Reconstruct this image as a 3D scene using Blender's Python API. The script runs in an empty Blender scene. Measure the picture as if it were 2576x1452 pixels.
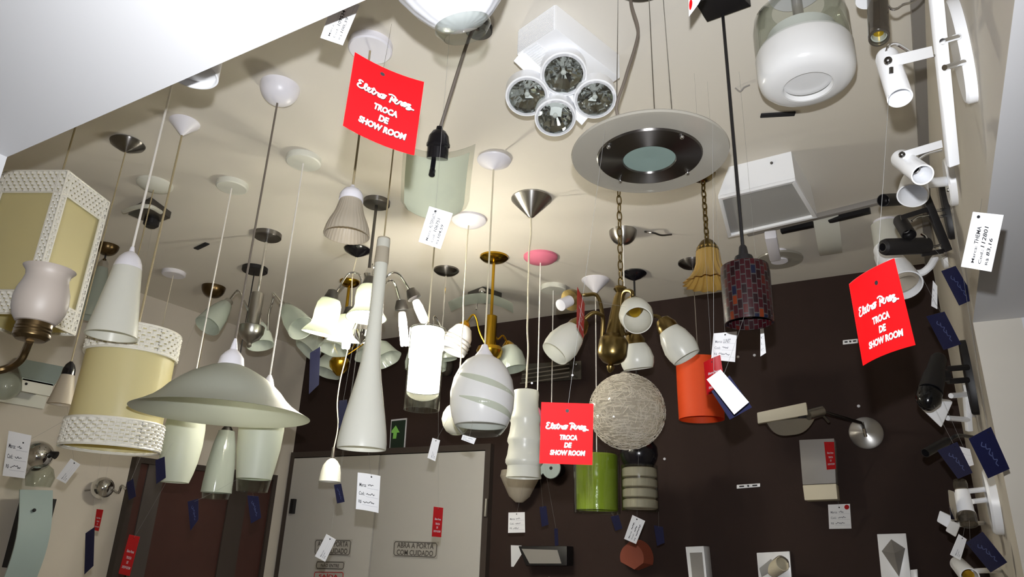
import bpy, bmesh, math, random
from mathutils import Vector as Vec, Matrix
random.seed(7)
SC = bpy.context.scene
COL = SC.collection
pi = math.pi

# ------------------------------------------------------------------ camera, world, lights, exposure
PW, PH, FP = 2576.0, 1452.0, 1769.07           # photo frame and focal length in pixels
PITCH, YAW, ROLL = 0.353355, 0.530083, 0.036963
EYE = Vec((0, 0, 1.6))
FF = Vec((-math.sin(YAW)*math.cos(PITCH), math.cos(YAW)*math.cos(PITCH), math.sin(PITCH)))
_r0 = Vec((math.cos(YAW), math.sin(YAW), 0)); _u0 = _r0.cross(FF)
RR = _r0*math.cos(ROLL) + _u0*math.sin(ROLL)
UU = _u0*math.cos(ROLL) - _r0*math.sin(ROLL)
cam = bpy.data.cameras.new('camera'); cam.sensor_width = 36; cam.lens = 36*FP/PW
cam.clip_start = 0.02; cam.clip_end = 50
camo = bpy.data.objects.new('camera', cam); COL.objects.link(camo)
camo.matrix_world = Matrix(((RR.x, UU.x, -FF.x, EYE.x), (RR.y, UU.y, -FF.y, EYE.y), (RR.z, UU.z, -FF.z, EYE.z), (0, 0, 0, 1)))
SC.camera = camo

world = bpy.data.worlds.new('world'); SC.world = world; world.use_nodes = True
world.node_tree.nodes['Background'].inputs[0].default_value = (0.80, 0.83, 0.88, 1)
world.node_tree.nodes['Background'].inputs[1].default_value = 0.10

def lamp(name, typ, loc, energy, color, size):
    l = bpy.data.lights.new(name, typ); l.energy = energy; l.color = color
    if typ == 'POINT': l.shadow_soft_size = size
    o = bpy.data.objects.new(name, l); COL.objects.link(o); o.location = loc
    return o
# the camera's flash, eight centimetres above the lens
fl = lamp('camera_flash', 'SPOT', EYE + Vec((0.0, 0.0, 0.078)), 142.0, (0.95, 0.97, 1.0), 0.007)
fl.data.shadow_soft_size = .007; fl.data.spot_size = math.radians(110); fl.data.spot_blend = 1.0
fl.rotation_euler = FF.to_track_quat('-Z', 'Y').to_euler()
BULB = 335.0                                     # strength of the lit lamps' tubes

SC.view_settings.view_transform = 'Standard'; SC.view_settings.look = 'None'
SC.view_settings.exposure = 0.0; SC.view_settings.gamma = 1.0
SC.view_settings.use_curve_mapping = False

# ------------------------------------------------------------------ from photo pixels to points of the room
ZC, ZS, XL, XR, YB, YF = 2.86, 2.17, -3.66, 0.155, 3.432, 0.454   # ceiling, low ceiling, left, right, back, front edge
def ray(x, y): return RR*((x-PW/2)/FP) - UU*((y-PH/2)/FP) + FF
def pt(x, y, d): return EYE + ray(x, y)*d
def on_z(x, y, z): r = ray(x, y); return EYE + r*((z-EYE.z)/r.z)
def on_y(x, y, Y): r = ray(x, y); return EYE + r*(Y/r.y)
def on_x(x, y, X): r = ray(x, y); return EYE + r*(X/r.x)
def dep(p): return (Vec(p)-EYE).dot(FF)
def offax(x): return 1/math.sqrt(1+((x-PW/2)/FP)**2)   # round things look wider towards the frame's sides
def mpp(p):                                     # metres of radius per pixel of half width at a point
    v = Vec(p)-EYE; t = v.dot(RR)/v.dot(FF); return v.dot(FF)/FP/math.sqrt(1+t*t)
def zon(X, Y, y):                               # height at which the upright line through X, Y crosses image row y
    k = (PH/2-y)/FP; p0 = Vec((X, Y, 0))
    return EYE.z + (k*p0.dot(FF)-p0.dot(UU))/(UU.z-k*FF.z)
def line(X, Y, y): return Vec((X, Y, zon(X, Y, y)))

# ------------------------------------------------------------------ materials
MATS = {}
def srgb(h):
    h = h.lstrip('#'); out = []
    for i in (0, 2, 4):
        c = int(h[i:i+2], 16)/255
        out.append(c/12.92 if c <= .04045 else ((c+.055)/1.055)**2.4)
    return (*out, 1)
def M(name, col, rough=.5, metal=0, spec=.5, coat=0, transl=0, noise=0, bump=0, nscale=8, emit=0, ecol=None):
    m = bpy.data.materials.new(name); m.use_nodes = True; MATS[name] = m
    nt = m.node_tree; b = nt.nodes['Principled BSDF']; c = srgb(col)
    b.inputs['Base Color'].default_value = c; b.inputs['Roughness'].default_value = rough
    b.inputs['Metallic'].default_value = metal; b.inputs['Specular IOR Level'].default_value = spec
    b.inputs['Coat Weight'].default_value = coat
    if emit:
        b.inputs['Emission Color'].default_value = ecol or c; b.inputs['Emission Strength'].default_value = emit
    if noise or bump:
        tc = nt.nodes.new('ShaderNodeTexCoord'); n = nt.nodes.new('ShaderNodeTexNoise')
        n.inputs['Scale'].default_value = nscale; n.inputs['Detail'].default_value = 6
        nt.links.new(tc.outputs['Object'], n.inputs['Vector'])
        if noise:
            r = nt.nodes.new('ShaderNodeMix'); r.data_type = 'RGBA'
            r.inputs[6].default_value = tuple(x*(1-noise) for x in c[:3])+(1,); r.inputs[7].default_value = tuple(min(1, x*(1+noise)) for x in c[:3])+(1,)
            nt.links.new(n.outputs['Fac'], r.inputs[0]); nt.links.new(r.outputs[2], b.inputs['Base Color'])
        if bump:
            bp = nt.nodes.new('ShaderNodeBump'); bp.inputs['Strength'].default_value = bump; bp.inputs['Distance'].default_value = .003
            nt.links.new(n.outputs['Fac'], bp.inputs['Height']); nt.links.new(bp.outputs['Normal'], b.inputs['Normal'])
    if transl:
        t = nt.nodes.new('ShaderNodeBsdfTranslucent'); t.inputs[0].default_value = c
        mx = nt.nodes.new('ShaderNodeMixShader'); mx.inputs[0].default_value = transl
        nt.links.new(b.outputs[0], mx.inputs[1]); nt.links.new(t.outputs[0], mx.inputs[2])
        nt.links.new(mx.outputs[0], nt.nodes['Material Output'].inputs[0])
    return m
def thin_glass(name, tint, haze=0.0, hazecol='#dfe6df', rough=.03):
    # a thin pane: transparent body, mirror gloss by Fresnel, optional sand-blasted haze
    m = bpy.data.materials.new(name); m.use_nodes = True; MATS[name] = m
    nt = m.node_tree; nt.nodes.remove(nt.nodes['Principled BSDF'])
    tr = nt.nodes.new('ShaderNodeBsdfTransparent'); tr.inputs[0].default_value = srgb(tint)
    body = tr
    if haze:
        df = nt.nodes.new('ShaderNodeBsdfDiffuse'); df.inputs[0].default_value = srgb(hazecol)
        tl = nt.nodes.new('ShaderNodeBsdfTranslucent'); tl.inputs[0].default_value = srgb(hazecol)
        a = nt.nodes.new('ShaderNodeMixShader'); a.inputs[0].default_value = .5
        nt.links.new(df.outputs[0], a.inputs[1]); nt.links.new(tl.outputs[0], a.inputs[2])
        b = nt.nodes.new('ShaderNodeMixShader'); b.inputs[0].default_value = haze
        nt.links.new(tr.outputs[0], b.inputs[1]); nt.links.new(a.outputs[0], b.inputs[2]); body = b
    gl = nt.nodes.new('ShaderNodeBsdfGlossy'); gl.inputs['Roughness'].default_value = rough
    fr = nt.nodes.new('ShaderNodeFresnel')       # same reflectance from either side of the pane
    ge = nt.nodes.new('ShaderNodeNewGeometry'); mr = nt.nodes.new('ShaderNodeMapRange')
    mr.inputs['To Min'].default_value = 1.5; mr.inputs['To Max'].default_value = 1/1.5
    nt.links.new(ge.outputs['Backfacing'], mr.inputs['Value']); nt.links.new(mr.outputs['Result'], fr.inputs[0])
    mx = nt.nodes.new('ShaderNodeMixShader')
    nt.links.new(fr.outputs[0], mx.inputs[0]); nt.links.new(body.outputs[0], mx.inputs[1]); nt.links.new(gl.outputs[0], mx.inputs[2])
    nt.links.new(mx.outputs[0], nt.nodes['Material Output'].inputs[0])
    return m
M('ceiling_paint', '#dcd6cb', .9, noise=.03, bump=.05, nscale=3)
M('soffit_paint', '#d0d0d2', .9, noise=.015, bump=.04, nscale=4)
M('wall_paint', '#cdc5b9', .85, noise=.05, bump=.1, nscale=5)
M('right_paint', '#cbc5ba', .85, noise=.06, bump=.15, nscale=6)
M('brown_paint', '#2e211d', .8, noise=.12, nscale=7, spec=.25)
M('dark_wood', '#43251f', .45, noise=.3, nscale=3)
M('dark_strip', '#4a4340', .5)
M('door_grey', '#b6b4b0', .55, noise=.02)
M('frame_dark', '#3a312c', .6)
M('floor_tile', '#b5aca0', .4, noise=.06)
M('white_plastic', '#eceaf2', .35, transl=.05)
M('white_enamel', '#f2f3f6', .28, coat=.3)
M('old_white', '#dcdcd2', .5)
M('opal', '#eeeee6', .3, transl=.35)
M('opal_bright', '#f6f6f6', .22, transl=.25, coat=.3)
M('frost', '#e4e8dc', .45, transl=.45)
M('smoke_frost', '#d6cdbd', .45, transl=.5)
M('tulip_glass', '#9a9087', .5, transl=.15)
M('acrylic', '#ece6da', .08, coat=1, transl=.3)
M('cream_shade', '#f0e8bb', .3, transl=.45, coat=.4)
M('wicker', '#e9e6dc', .3, coat=.3)
M('chrome', '#d8d8d8', .08, 1)
M('steel', '#a9a7a4', .28, 1)
M('steel_dark', '#6c6a68', .3, 1)
M('bronze', '#5b4a30', .3, .9)
M('brass', '#b08a26', .22, 1)
M('brass_dark', '#7c6a42', .3, 1)
M('black', '#141214', .5)
M('black_gloss', '#121116', .2)
M('grey_cord', '#6b6259', .6)
M('cream_cord', '#d9d0b8', .6)
M('white_cord', '#e4e0da', .55)
M('tan_cord', '#a09272', .6)
M('pink', '#e77f9a', .4, transl=.1)
M('orange', '#f2561a', .6, transl=.3)
M('green', '#9cb436', .15, coat=.8, transl=.15, bump=.8, nscale=18)
M('red_tag', '#e60a10', .6, spec=.1)
M('dish_glass', '#d0d3c8', .4, transl=.5)
M('film_white', '#d4d5da', .25, coat=.4, transl=.2)
M('amber', '#c8a558', .1, coat=1, transl=.4)
M('thread', '#8c8c8a', .4)
M('ring_centre', '#7c8e88', .35)
M('red_tag_gloss', '#ea0c12', .4, coat=1)
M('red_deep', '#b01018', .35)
M('white_card', '#f0f0f2', .7, spec=.2)
M('blue_tag', '#13163a', .4, coat=.1)
M('ink', '#1a1a1e', .7)
M('grey_ink', '#7e7e86', .7)
M('pale_line', '#c6c6cc', .7)
M('print_white', '#ffffff', .5)
M('print_shadow', '#3c0608', .5)
M('silver_ink', '#5c6590', .4, .4)
M('sign_grey', '#a8a49e', .6)
M('sign_ink', '#4c4844', .7)
M('exit_green', '#0f2418', .5)
M('exit_leaf', '#7fbf5a', .5)
M('pale_blue', '#b7c9cc', .35)
M('panel_blue', '#9fb0b0', .35)
M('terracotta', '#8c4632', .6)
M('grey_paint', '#8c8884', .5)
M('gold_socket', '#d9b23c', .25, 1)
M('lens_black', '#0b0b0d', .15)
M('diffuser', '#a8a8a6', .5)
M('tube_lit', '#fffdf2', .5, emit=BULB, ecol=(1, .94, .79, 1))
M('glow_opal', '#fbf8ea', .4, emit=5.0, ecol=(1, .95, .82, 1))
thin_glass('clear', '#f4f6f4')
thin_glass('green_edge', '#ecf0e6', .68, '#e3e7da')
thin_glass('haze_glass', '#e6ebe6', .6, '#dde4dc', .1)
thin_glass('smoke', '#b9b2a6', .25, '#8f877c')
thin_glass('gold_glass', '#f0dfae', .22, '#d8bd78')
thin_glass('ring_glass', '#e6e6e0', .72, '#cbc7be', .15)
thin_glass('crystal', '#efece6', .72, '#e2dccf', .05)
def brushed(name, col, axis, rough=.34):
    m = M(name, col, rough, 1); nt = m.node_tree; b = nt.nodes['Principled BSDF']
    t = nt.nodes.new('ShaderNodeTangent'); t.direction_type = 'RADIAL'; t.axis = axis
    b.inputs['Anisotropic'].default_value = .9; b.inputs['Anisotropic Rotation'].default_value = .25; nt.links.new(t.outputs[0], b.inputs['Tangent'])
brushed('brushed', '#b2b0ad', 'Z'); brushed('brushed_dark', '#83807e', 'Z'); brushed('brushed_side', '#b2b0ad', 'Y')

def mosaic():
    m = M('mosaic', '#5a1a1a', .4, spec=.25); nt = m.node_tree; b = nt.nodes['Principled BSDF']
    N = nt.nodes.new; L = nt.links.new
    uv = N('ShaderNodeUVMap'); se = N('ShaderNodeSeparateXYZ'); cb = N('ShaderNodeCombineXYZ')
    L(uv.outputs[0], se.inputs[0])
    for k, (src, mul) in enumerate((('Y', 14.0), ('X', 30.0))):   # courses run up the glass
        mm = N('ShaderNodeMath'); mm.operation = 'MULTIPLY'; mm.inputs[1].default_value = mul
        L(se.outputs[src], mm.inputs[0]); L(mm.outputs[0], cb.inputs[k])
    br = N('ShaderNodeTexBrick'); br.inputs['Scale'].default_value = 1; br.inputs['Mortar Size'].default_value = .07
    br.inputs['Brick Width'].default_value = 1; br.inputs['Row Height'].default_value = 1; br.offset = .5
    br.inputs['Color1'].default_value = (0, 0, 0, 1); br.inputs['Color2'].default_value = (1, 1, 1, 1)
    L(cb.outputs[0], br.inputs[0])
    rp = N('ShaderNodeValToRGB'); rp.color_ramp.interpolation = 'CONSTANT'; e = rp.color_ramp.elements
    e[0].position = 0; e[0].color = srgb('#26070c'); e[1].position = .35; e[1].color = srgb('#150508')
    for p, c in ((.55, '#300a10'), (.7, '#380f0b'), (.82, '#0e1122'), (.88, '#1d070b'), (.95, '#55200c')):
        x = e.new(p); x.color = srgb(c)
    mx = N('ShaderNodeMix'); mx.data_type = 'RGBA'; mx.inputs[7].default_value = srgb('#33302f')
    L(br.outputs['Color'], rp.inputs[0]); L(br.outputs['Fac'], mx.inputs[0]); L(rp.outputs[0], mx.inputs[6]); L(mx.outputs[2], b.inputs['Base Color'])
mosaic()

# ------------------------------------------------------------------ mesh builders
class G:
    def __init__(s): s.v = []; s.f = []; s.uv = {}
    def add(s, vs, fs):
        o = len(s.v); s.v += [Vec(v) for v in vs]; s.f += [tuple(i+o for i in f) for f in fs]; return s
def frame(ax):
    ax = Vec(ax).normalized(); t = Vec((0, 0, 1)) if abs(ax.z) < .9 else Vec((1, 0, 0))
    a = t.cross(ax).normalized(); return a, ax.cross(a), ax
def lathe(g, prof, O=(0, 0, 0), ax=(0, 0, 1), seg=40, ripple=None, uv=False):
    # prof: (distance along the axis, radius); ripple(t, angle) scales the radius
    O = Vec(O); a, b, c = frame(ax); n = len(prof); vs = []
    cum = [0]
    for p, q in zip(prof, prof[1:]): cum.append(cum[-1]+math.hypot(q[0]-p[0], q[1]-p[1]))
    cum = [x/(cum[-1] or 1) for x in cum]
    for i, (z, r) in enumerate(prof):
        for k in range(seg):
            an = 2*pi*k/seg; rr = max(r, 1e-5)*(ripple(i/(n-1), an) if ripple else 1)
            vs.append(O + c*z + (a*math.cos(an)+b*math.sin(an))*rr)
    fs = []
    for i in range(n-1):
        for k in range(seg):
            k2 = (k+1) % seg; fs.append((i*seg+k, i*seg+k2, (i+1)*seg+k2, (i+1)*seg+k))
            if uv: g.uv[len(g.f)+len(fs)-1] = [(k/seg, cum[i]), ((k+1)/seg, cum[i]), ((k+1)/seg, cum[i+1]), (k/seg, cum[i+1])]
    if prof[0][1] > 1e-4 and not closed(prof): fs.append(tuple(range(seg)))
    if prof[-1][1] > 1e-4 and not closed(prof): fs.append(tuple((n-1)*seg+k for k in reversed(range(seg))))
    g.add(vs, fs); return g
def closed(p): return abs(p[0][0]-p[-1][0])+abs(p[0][1]-p[-1][1]) < 1e-7
def shell(prof, th):                           # outer skin, then back along the inside
    inn = [(z, max(r-th, 0)) for z, r in reversed(prof)]
    p = list(prof)+inn
    return p+[p[0]]
def cat(pts, n=6):
    pts = [Vec(p) for p in pts]
    if len(pts) < 3: return pts
    q = [pts[0]*2-pts[1]]+pts+[pts[-1]*2-pts[-2]]; out = []
    for i in range(1, len(q)-2):
        p0, p1, p2, p3 = q[i-1:i+3]
        for k in range(n):
            t = k/n; out.append(.5*((2*p1)+(p2-p0)*t+(2*p0-5*p1+4*p2-p3)*t*t+(3*p1-p0-3*p2+p3)*t**3))
    return out+[pts[-1]]
def tube(g, pts, r, seg=8, smooth=True):
    pts = cat(pts) if smooth else [Vec(p) for p in pts]
    n = len(pts); vs = []; a = None
    for i, p in enumerate(pts):
        t = (pts[min(i+1, n-1)]-pts[max(i-1, 0)]).normalized()
        if a is None: a = frame(t)[0]
        a = (a-t*a.dot(t)).normalized(); b = t.cross(a)
        rr = r(i/(n-1)) if callable(r) else r
        vs += [p+(a*math.cos(2*pi*k/seg)+b*math.sin(2*pi*k/seg))*rr for k in range(seg)]
    fs = [(i*seg+k, i*seg+(k+1) % seg, (i+1)*seg+(k+1) % seg, (i+1)*seg+k) for i in range(n-1) for k in range(seg)]
    fs += [tuple(reversed(range(seg))), tuple((n-1)*seg+k for k in range(seg))]
    return g.add(vs, fs)
def hexa(g, c8):                               # eight corners: four of one face, four of the face opposite
    return g.add(c8, [(0, 3, 2, 1), (4, 5, 6, 7), (0, 1, 5, 4), (1, 2, 6, 5), (2, 3, 7, 6), (3, 0, 4, 7)])
def box(g, c, s, ax=None):
    c = Vec(c); X, Y, Z = ax or (Vec((1, 0, 0)), Vec((0, 1, 0)), Vec((0, 0, 1)))
    h = [Vec(X)*s[0]/2, Vec(Y)*s[1]/2, Vec(Z)*s[2]/2]
    return hexa(g, [c+h[0]*x+h[1]*y+h[2]*z for z in (-1, 1) for x, y in ((-1, -1), (1, -1), (1, 1), (-1, 1))])
def slab(g, quad, off): q = [Vec(p) for p in quad]; return hexa(g, q+[p+Vec(off) for p in q])
def bar(g, p, q, w, t, side):                  # flat strip from p to q; side: direction of its width
    p, q = Vec(p), Vec(q); d = (q-p); L = d.length; d.normalize(); s = Vec(side); s = (s-d*s.dot(d)).normalized()
    return box(g, (p+q)/2, (L, w, t), (d, s, d.cross(s)))
def sphere(g, c, r, seg=24, rings=12, sc=(1, 1, 1)):
    c = Vec(c); vs = []; fs = []
    for i in range(rings+1):
        th = pi*i/rings
        for k in range(seg):
            vs.append(c+Vec((math.sin(th)*math.cos(2*pi*k/seg)*r*sc[0], math.sin(th)*math.sin(2*pi*k/seg)*r*sc[1], math.cos(th)*r*sc[2])))
    fs = [(i*seg+k, (i+1)*seg+k, (i+1)*seg+(k+1) % seg, i*seg+(k+1) % seg) for i in range(rings) for k in range(seg)]
    return g.add(vs, fs)
def disc_oval(g, c, n, up, ru, rv, th, seg=40, bev=.25):
    c, n, up = Vec(c), Vec(n).normalized(), Vec(up); up = (up-n*up.dot(n)).normalized(); sd = up.cross(n)
    rows = [(0, 1), (th*(1-bev), 1), (th, 1-bev*th/max(ru, rv))]; vs = []
    for h, k in rows:
        vs += [c+n*h+up*math.cos(2*pi*i/seg)*ru*k+sd*math.sin(2*pi*i/seg)*rv*k for i in range(seg)]
    fs = [(r*seg+i, r*seg+(i+1) % seg, (r+1)*seg+(i+1) % seg, (r+1)*seg+i) for r in range(2) for i in range(seg)]
    fs += [tuple(reversed(range(seg))), tuple(2*seg+i for i in range(seg))]
    return g.add(vs, fs)

ATTACH = []                                    # points of lamps that tags can be tied to
def top_of(o):
    while o.parent: o = o.parent
    return o
def put(name, g, mat, parent=None, loc=None, angle=35, bevel=0):
    me = bpy.data.meshes.new(name)
    if parent is not None: L = Vec(top_of(parent).location)
    else:
        L = Vec(loc) if loc is not None else sum(g.v, Vec())/len(g.v)
    me.from_pydata([tuple(v-L) for v in g.v], [], g.f); me.validate(verbose=False)
    if g.uv and len(me.polygons) == len(g.f):
        u = me.uv_layers.new(name='UVMap')
        for fi, co in g.uv.items():
            for li, c in zip(me.polygons[fi].loop_indices, co): u.data[li].uv = c
    bm = bmesh.new(); bm.from_mesh(me)
    if bevel:
        bmesh.ops.bevel(bm, geom=[e for e in bm.edges if len(e.link_faces) == 2 and e.calc_face_angle(0) > .6], offset=bevel, segments=2, affect='EDGES', profile=.6)
    bmesh.ops.recalc_face_normals(bm, faces=bm.faces); bm.to_mesh(me); bm.free()
    me.materials.append(MATS[mat])
    if parent is not None and top_of(parent).get('category') not in ('tag', 'sign'): ATTACH.extend(g.v[::max(1, len(g.v)//160)])
    me.polygons.foreach_set('use_smooth', [True]*len(me.polygons)); me.set_sharp_from_angle(angle=math.radians(angle))
    o = bpy.data.objects.new(name, me); COL.objects.link(o)
    if parent is not None: o.parent = parent
    else: o.location = L
    return o
def tag_props(o, label, cat_, group=None):
    o['label'] = label; o['category'] = cat_
    if group: o['group'] = group
    return o
def thing(name, label, cat_, loc, group=None):
    o = bpy.data.objects.new(name, None); o.empty_display_size = .05; COL.objects.link(o); o.location = Vec(loc)
    return tag_props(o, label, cat_, group)
def solo(name, g, mat, label, cat_, group=None, **k): return tag_props(put(name, g, mat, **k), label, cat_, group)
def struct(name, g, mat, **k): o = put(name, g, mat, **k); o['kind'] = 'structure'; return o

def glyphs(s):                                 # outline text as flat triangles
    cu = bpy.data.curves.new('t', 'FONT'); cu.body = s; cu.resolution_u = 3
    return cu
def text2d(s, bold=0, shear=0):
    cu = glyphs(s); cu.offset = bold; cu.shear = shear
    o = bpy.data.objects.new('t', cu); COL.objects.link(o)
    dg = bpy.context.evaluated_depsgraph_get(); me = bpy.data.meshes.new_from_object(o.evaluated_get(dg))
    vs = [(v.co.x, v.co.y) for v in me.vertices]; fs = [tuple(p.vertices) for p in me.polygons]
    bpy.data.objects.remove(o); bpy.data.curves.remove(cu); bpy.data.meshes.remove(me)
    x0, x1 = min(v[0] for v in vs), max(v[0] for v in vs); y0, y1 = min(v[1] for v in vs), max(v[1] for v in vs)
    return [((x-x0)/(x1-x0), (y1-y)/(y1-y0)) for x, y in vs], fs
def text_on(g, s, S, u0, v0, u1, v1, off, bold=0, shear=0):   # S(u, v, off) maps the sheet; the text fills the box
    vs, fs = text2d(s, bold, shear)
    return g.add([S(u0+(u1-u0)*x, v0+(v1-v0)*y, off) for x, y in vs], fs)
def ribbon(g, pts, w, S, off):                 # pts in sheet u, v (aspect-true widths via w=(wu, wv))
    p = cat([Vec((a, b, 0)) for a, b in pts], 5); n = len(p); vs = []
    for i in range(n):
        t = p[min(i+1, n-1)]-p[max(i-1, 0)]; t = Vec((t.x/w[0], t.y/w[1], 0))
        if t.length < 1e-9: t = Vec((1, 0, 0))
        t.normalize(); nx, ny = -t.y*w[0], t.x*w[1]
        vs += [S(p[i].x+nx, p[i].y+ny, off), S(p[i].x-nx, p[i].y-ny, off)]
    g.add(vs, [(2*i, 2*i+1, 2*i+3, 2*i+2) for i in range(n-1)])
SCRIPT = [[(.55, .92), (.28, 1.), (.12, .8), (.32, .6), (.1, .42), (.05, .1), (.32, 0), (.6, .15), (.9, .6), (.93, .85), (.8, .85), (.73, .4), (.83, .05), (1., .12), (1.2, .35), (1.28, .55), (1.14, .6), (1.05, .35), (1.15, .05), (1.35, .1), (1.58, .5), (1.68, .88), (1.58, .6), (1.52, .2), (1.65, .02), (1.83, .25), (1.95, .52), (2.05, .45), (2.2, .48), (2.13, .2), (2.24, .03), (2.45, .08), (2.62, .35), (2.5, .56), (2.34, .36), (2.42, .06), (2.65, .05), (2.82, .35), (2.62, .6), (2.98, .56)],
          [(1.4, .66), (1.85, .66)],
          [(3.15, .9), (3.5, 1.02), (3.82, .85), (3.8, .6), (3.5, .45), (3.35, .48)], [(3.52, .8), (3.42, .3), (3.32, -.12)],
          [(3.55, .42), (3.75, .22), (3.98, .5), (4.03, .6), (3.9, .62), (3.79, .35), (3.9, .06), (4.1, .1), (4.28, .45), (4.36, .56), (4.52, .5), (4.45, .2), (4.56, .05), (4.72, .2), (4.92, .5), (4.85, .61), (4.71, .52), (4.66, .22), (4.8, .05), (5., .3), (5.06, .52), (5.36, .5), (5.12, .24), (5.4, .14), (5.32, -.15), (5.05, -.2), (5.12, 0), (5.75, -.06)]]

def sheet(corners, d, a=0, b=0, bend=0, bendv=0):
    """corners in reading order: top left, top right, bottom right, bottom left (pixels); d: depth of the middle;
    a, b: how many pixels' worth the right edge lies farther, the bottom edge farther"""
    s = d/FP; off = [(-a-b)/2, (a-b)/2, (a+b)/2, (-a+b)/2]
    P = [pt(x, y, d+o*s) for (x, y), o in zip(corners, off)]
    N = (P[1]-P[0]).cross(P[0]-P[3]).normalized()*1.0
    if N.dot(EYE-P[0]) < 0: N = -N
    def S(u, v, o=0):
        q = (P[0]*(1-u)+P[1]*u)*(1-v)+(P[3]*(1-u)+P[2]*u)*v
        return q+N*(o+bend*s*(1-(2*u-1)**2)+bendv*s*(1-(2*v-1)**2))
    return S, N
CARD = {}
def tie(x, y, d):                              # the lamp point nearest to where the thread ends
    q = pt(x, y, d); best = None
    for p in ATTACH:
        if p.z < q.z-.12: continue
        h = math.hypot(p.x-q.x, p.y-q.y); c = h*2+abs(p.z-q.z)
        if h < .16 and (best is None or c < best[0]): best = (c, p)
    return best[1] if best else Vec((q.x, q.y, ZC if q.y > YF and q.x < XR else ZS))
def card(name, label, catg, corners, d, mat, a=0, b=0, bend=0, bendv=0, hole=(.5, .08), string=None, group=None, th=.0007, stringmat='thread', strlabel=None):
    S, N = sheet(corners, d, a, b, bend, bendv)
    nu, nv = (10 if bend else 2), (10 if bendv else 2); g = G(); vs = []; fs = []
    for o in (0, -th):
        vs += [S(i/nu, j/nv, o) for j in range(nv+1) for i in range(nu+1)]
    m = (nu+1)*(nv+1); ix = lambda i, j, k: k*m+j*(nu+1)+i
    for j in range(nv):
        for i in range(nu):
            fs += [(ix(i, j, 0), ix(i+1, j, 0), ix(i+1, j+1, 0), ix(i, j+1, 0)), (ix(i, j, 1), ix(i, j+1, 1), ix(i+1, j+1, 1), ix(i+1, j, 1))]
    for i in range(nu):
        fs += [(ix(i, 0, 0), ix(i, 0, 1), ix(i+1, 0, 1), ix(i+1, 0, 0)), (ix(i, nv, 0), ix(i+1, nv, 0), ix(i+1, nv, 1), ix(i, nv, 1))]
    for j in range(nv):
        fs += [(ix(0, j, 0), ix(0, j+1, 0), ix(0, j+1, 1), ix(0, j, 1)), (ix(nu, j, 0), ix(nu, j, 1), ix(nu, j+1, 1), ix(nu, j+1, 0))]
    g.add(vs, fs)
    c0 = S(.5, .5)
    root = thing(name, label, catg, c0, group)
    root_card = put('card', g, mat, root); CARD[root] = root_card
    if hole:
        w = (S(1, .5)-S(0, .5)).length; h = (S(.5, 1)-S(.5, 0)).length; r = .035*w if w < h else .03*w
        g2 = G(); k = 12
        g2.add([S(hole[0]+math.cos(2*pi*i/k)*r/w, hole[1]+math.sin(2*pi*i/k)*r/h, .0004) for i in range(k)], [tuple(range(k))])
        put('eyelet', g2, 'ink', root_card)
    if string is not None:
        h0 = S(hole[0], hole[1], .0002) if hole else S(.5, 0)
        tgt = string if isinstance(string, Vec) else tie(string[0], string[1], string[2] if len(string) > 2 else d)
        put('string', tube(G(), [h0, (h0+tgt)/2+Vec((0, 0, -.002)), tgt], .00024, 5), stringmat, root)
    return root, S
def red_tag(label, corners, d, mat='red_tag', **k):
    root, S = card('sale_tag', label, 'tag', corners, d, mat, **k)
    w = (S(1, .5)-S(0, .5)).length; h = (S(.5, 1)-S(.5, 0)).length
    def words(mt, dx, dy, off, nm):
        g = G()
        U0, V0, UW, VH = .10, .43, .82, .10
        for st in SCRIPT:
            ribbon(g, [(U0+x/5.8*UW+dx, V0-y*VH+dy) for x, y in st], (.011, .011*w/h), S, off)
        put(nm, g, mt, CARD[root])
        g = G()
        for s, u0, u1, v in (('TROCA', .37, .70, .565), ('DE', .455, .60, .69), ('SHOW ROOM', .19, .86, .815)):
            text_on(g, s, S, u0+dx, v-.042+dy, u1+dx, v+.042+dy, off, .045, .18)
        put(nm, g, mt, CARD[root])
    words('print_shadow', .010, .009, .0004, 'lettering_shadow'); words('print_white', 0, 0, .0008, 'lettering')
    return root
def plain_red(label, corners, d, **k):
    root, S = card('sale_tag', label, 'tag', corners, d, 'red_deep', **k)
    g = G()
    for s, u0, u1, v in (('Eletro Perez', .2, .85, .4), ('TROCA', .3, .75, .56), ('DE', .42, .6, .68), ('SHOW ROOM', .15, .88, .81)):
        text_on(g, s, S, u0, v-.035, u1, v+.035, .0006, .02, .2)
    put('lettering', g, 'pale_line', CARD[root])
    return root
def price_tag(label, corners, d, lines=('Marca:', 'Cod.:', 'R$'), hand=('', '', ''), ink='ink', small=False, **k):
    root, S = card('price_tag', label, 'tag', corners, d, 'white_card', **k)
    asp = (S(1, .5)-S(0, .5)).length/(S(.5, 1)-S(.5, 0)).length
    g = G(); gh = G(); gl = G(); vv = (.32, .55, .78)
    if small: vv = (.45, .62, .79)
    for s, h, v in zip(lines, hand, vv):
        wd = .045*len(s)+.03
        text_on(g, s, S, .1, v-.05, .1+wd, v+.045, .0005, .01)
        if h == '~':                           # a line of handwriting too small to read
            u0 = .17+wd; ribbon(gh, [(u0+.035*q, v-.01+random.uniform(-.045, .03)*(1 if q % 2 else -.8)) for q in range(int((.88-u0)/.035*random.uniform(.6, 1)))], (.012, .012*asp), S, .0005)
        elif h: text_on(gh, h, S, .14+wd, v-.085, min(.95, .14+wd+.062*len(h)), v+.05, .0005, .015, .12)
        gl.add([S(.14+wd, v+.065, .0004), S(.95, v+.065, .0004), S(.95, v+.075, .0004), S(.14+wd, v+.075, .0004)], [(0, 1, 2, 3)])
    put('printed_lines', g, ink, CARD[root])
    if gh.v: put('handwriting', gh, ink, CARD[root])
    put('ruled_lines', gl, 'pale_line', CARD[root])
    return root
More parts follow.
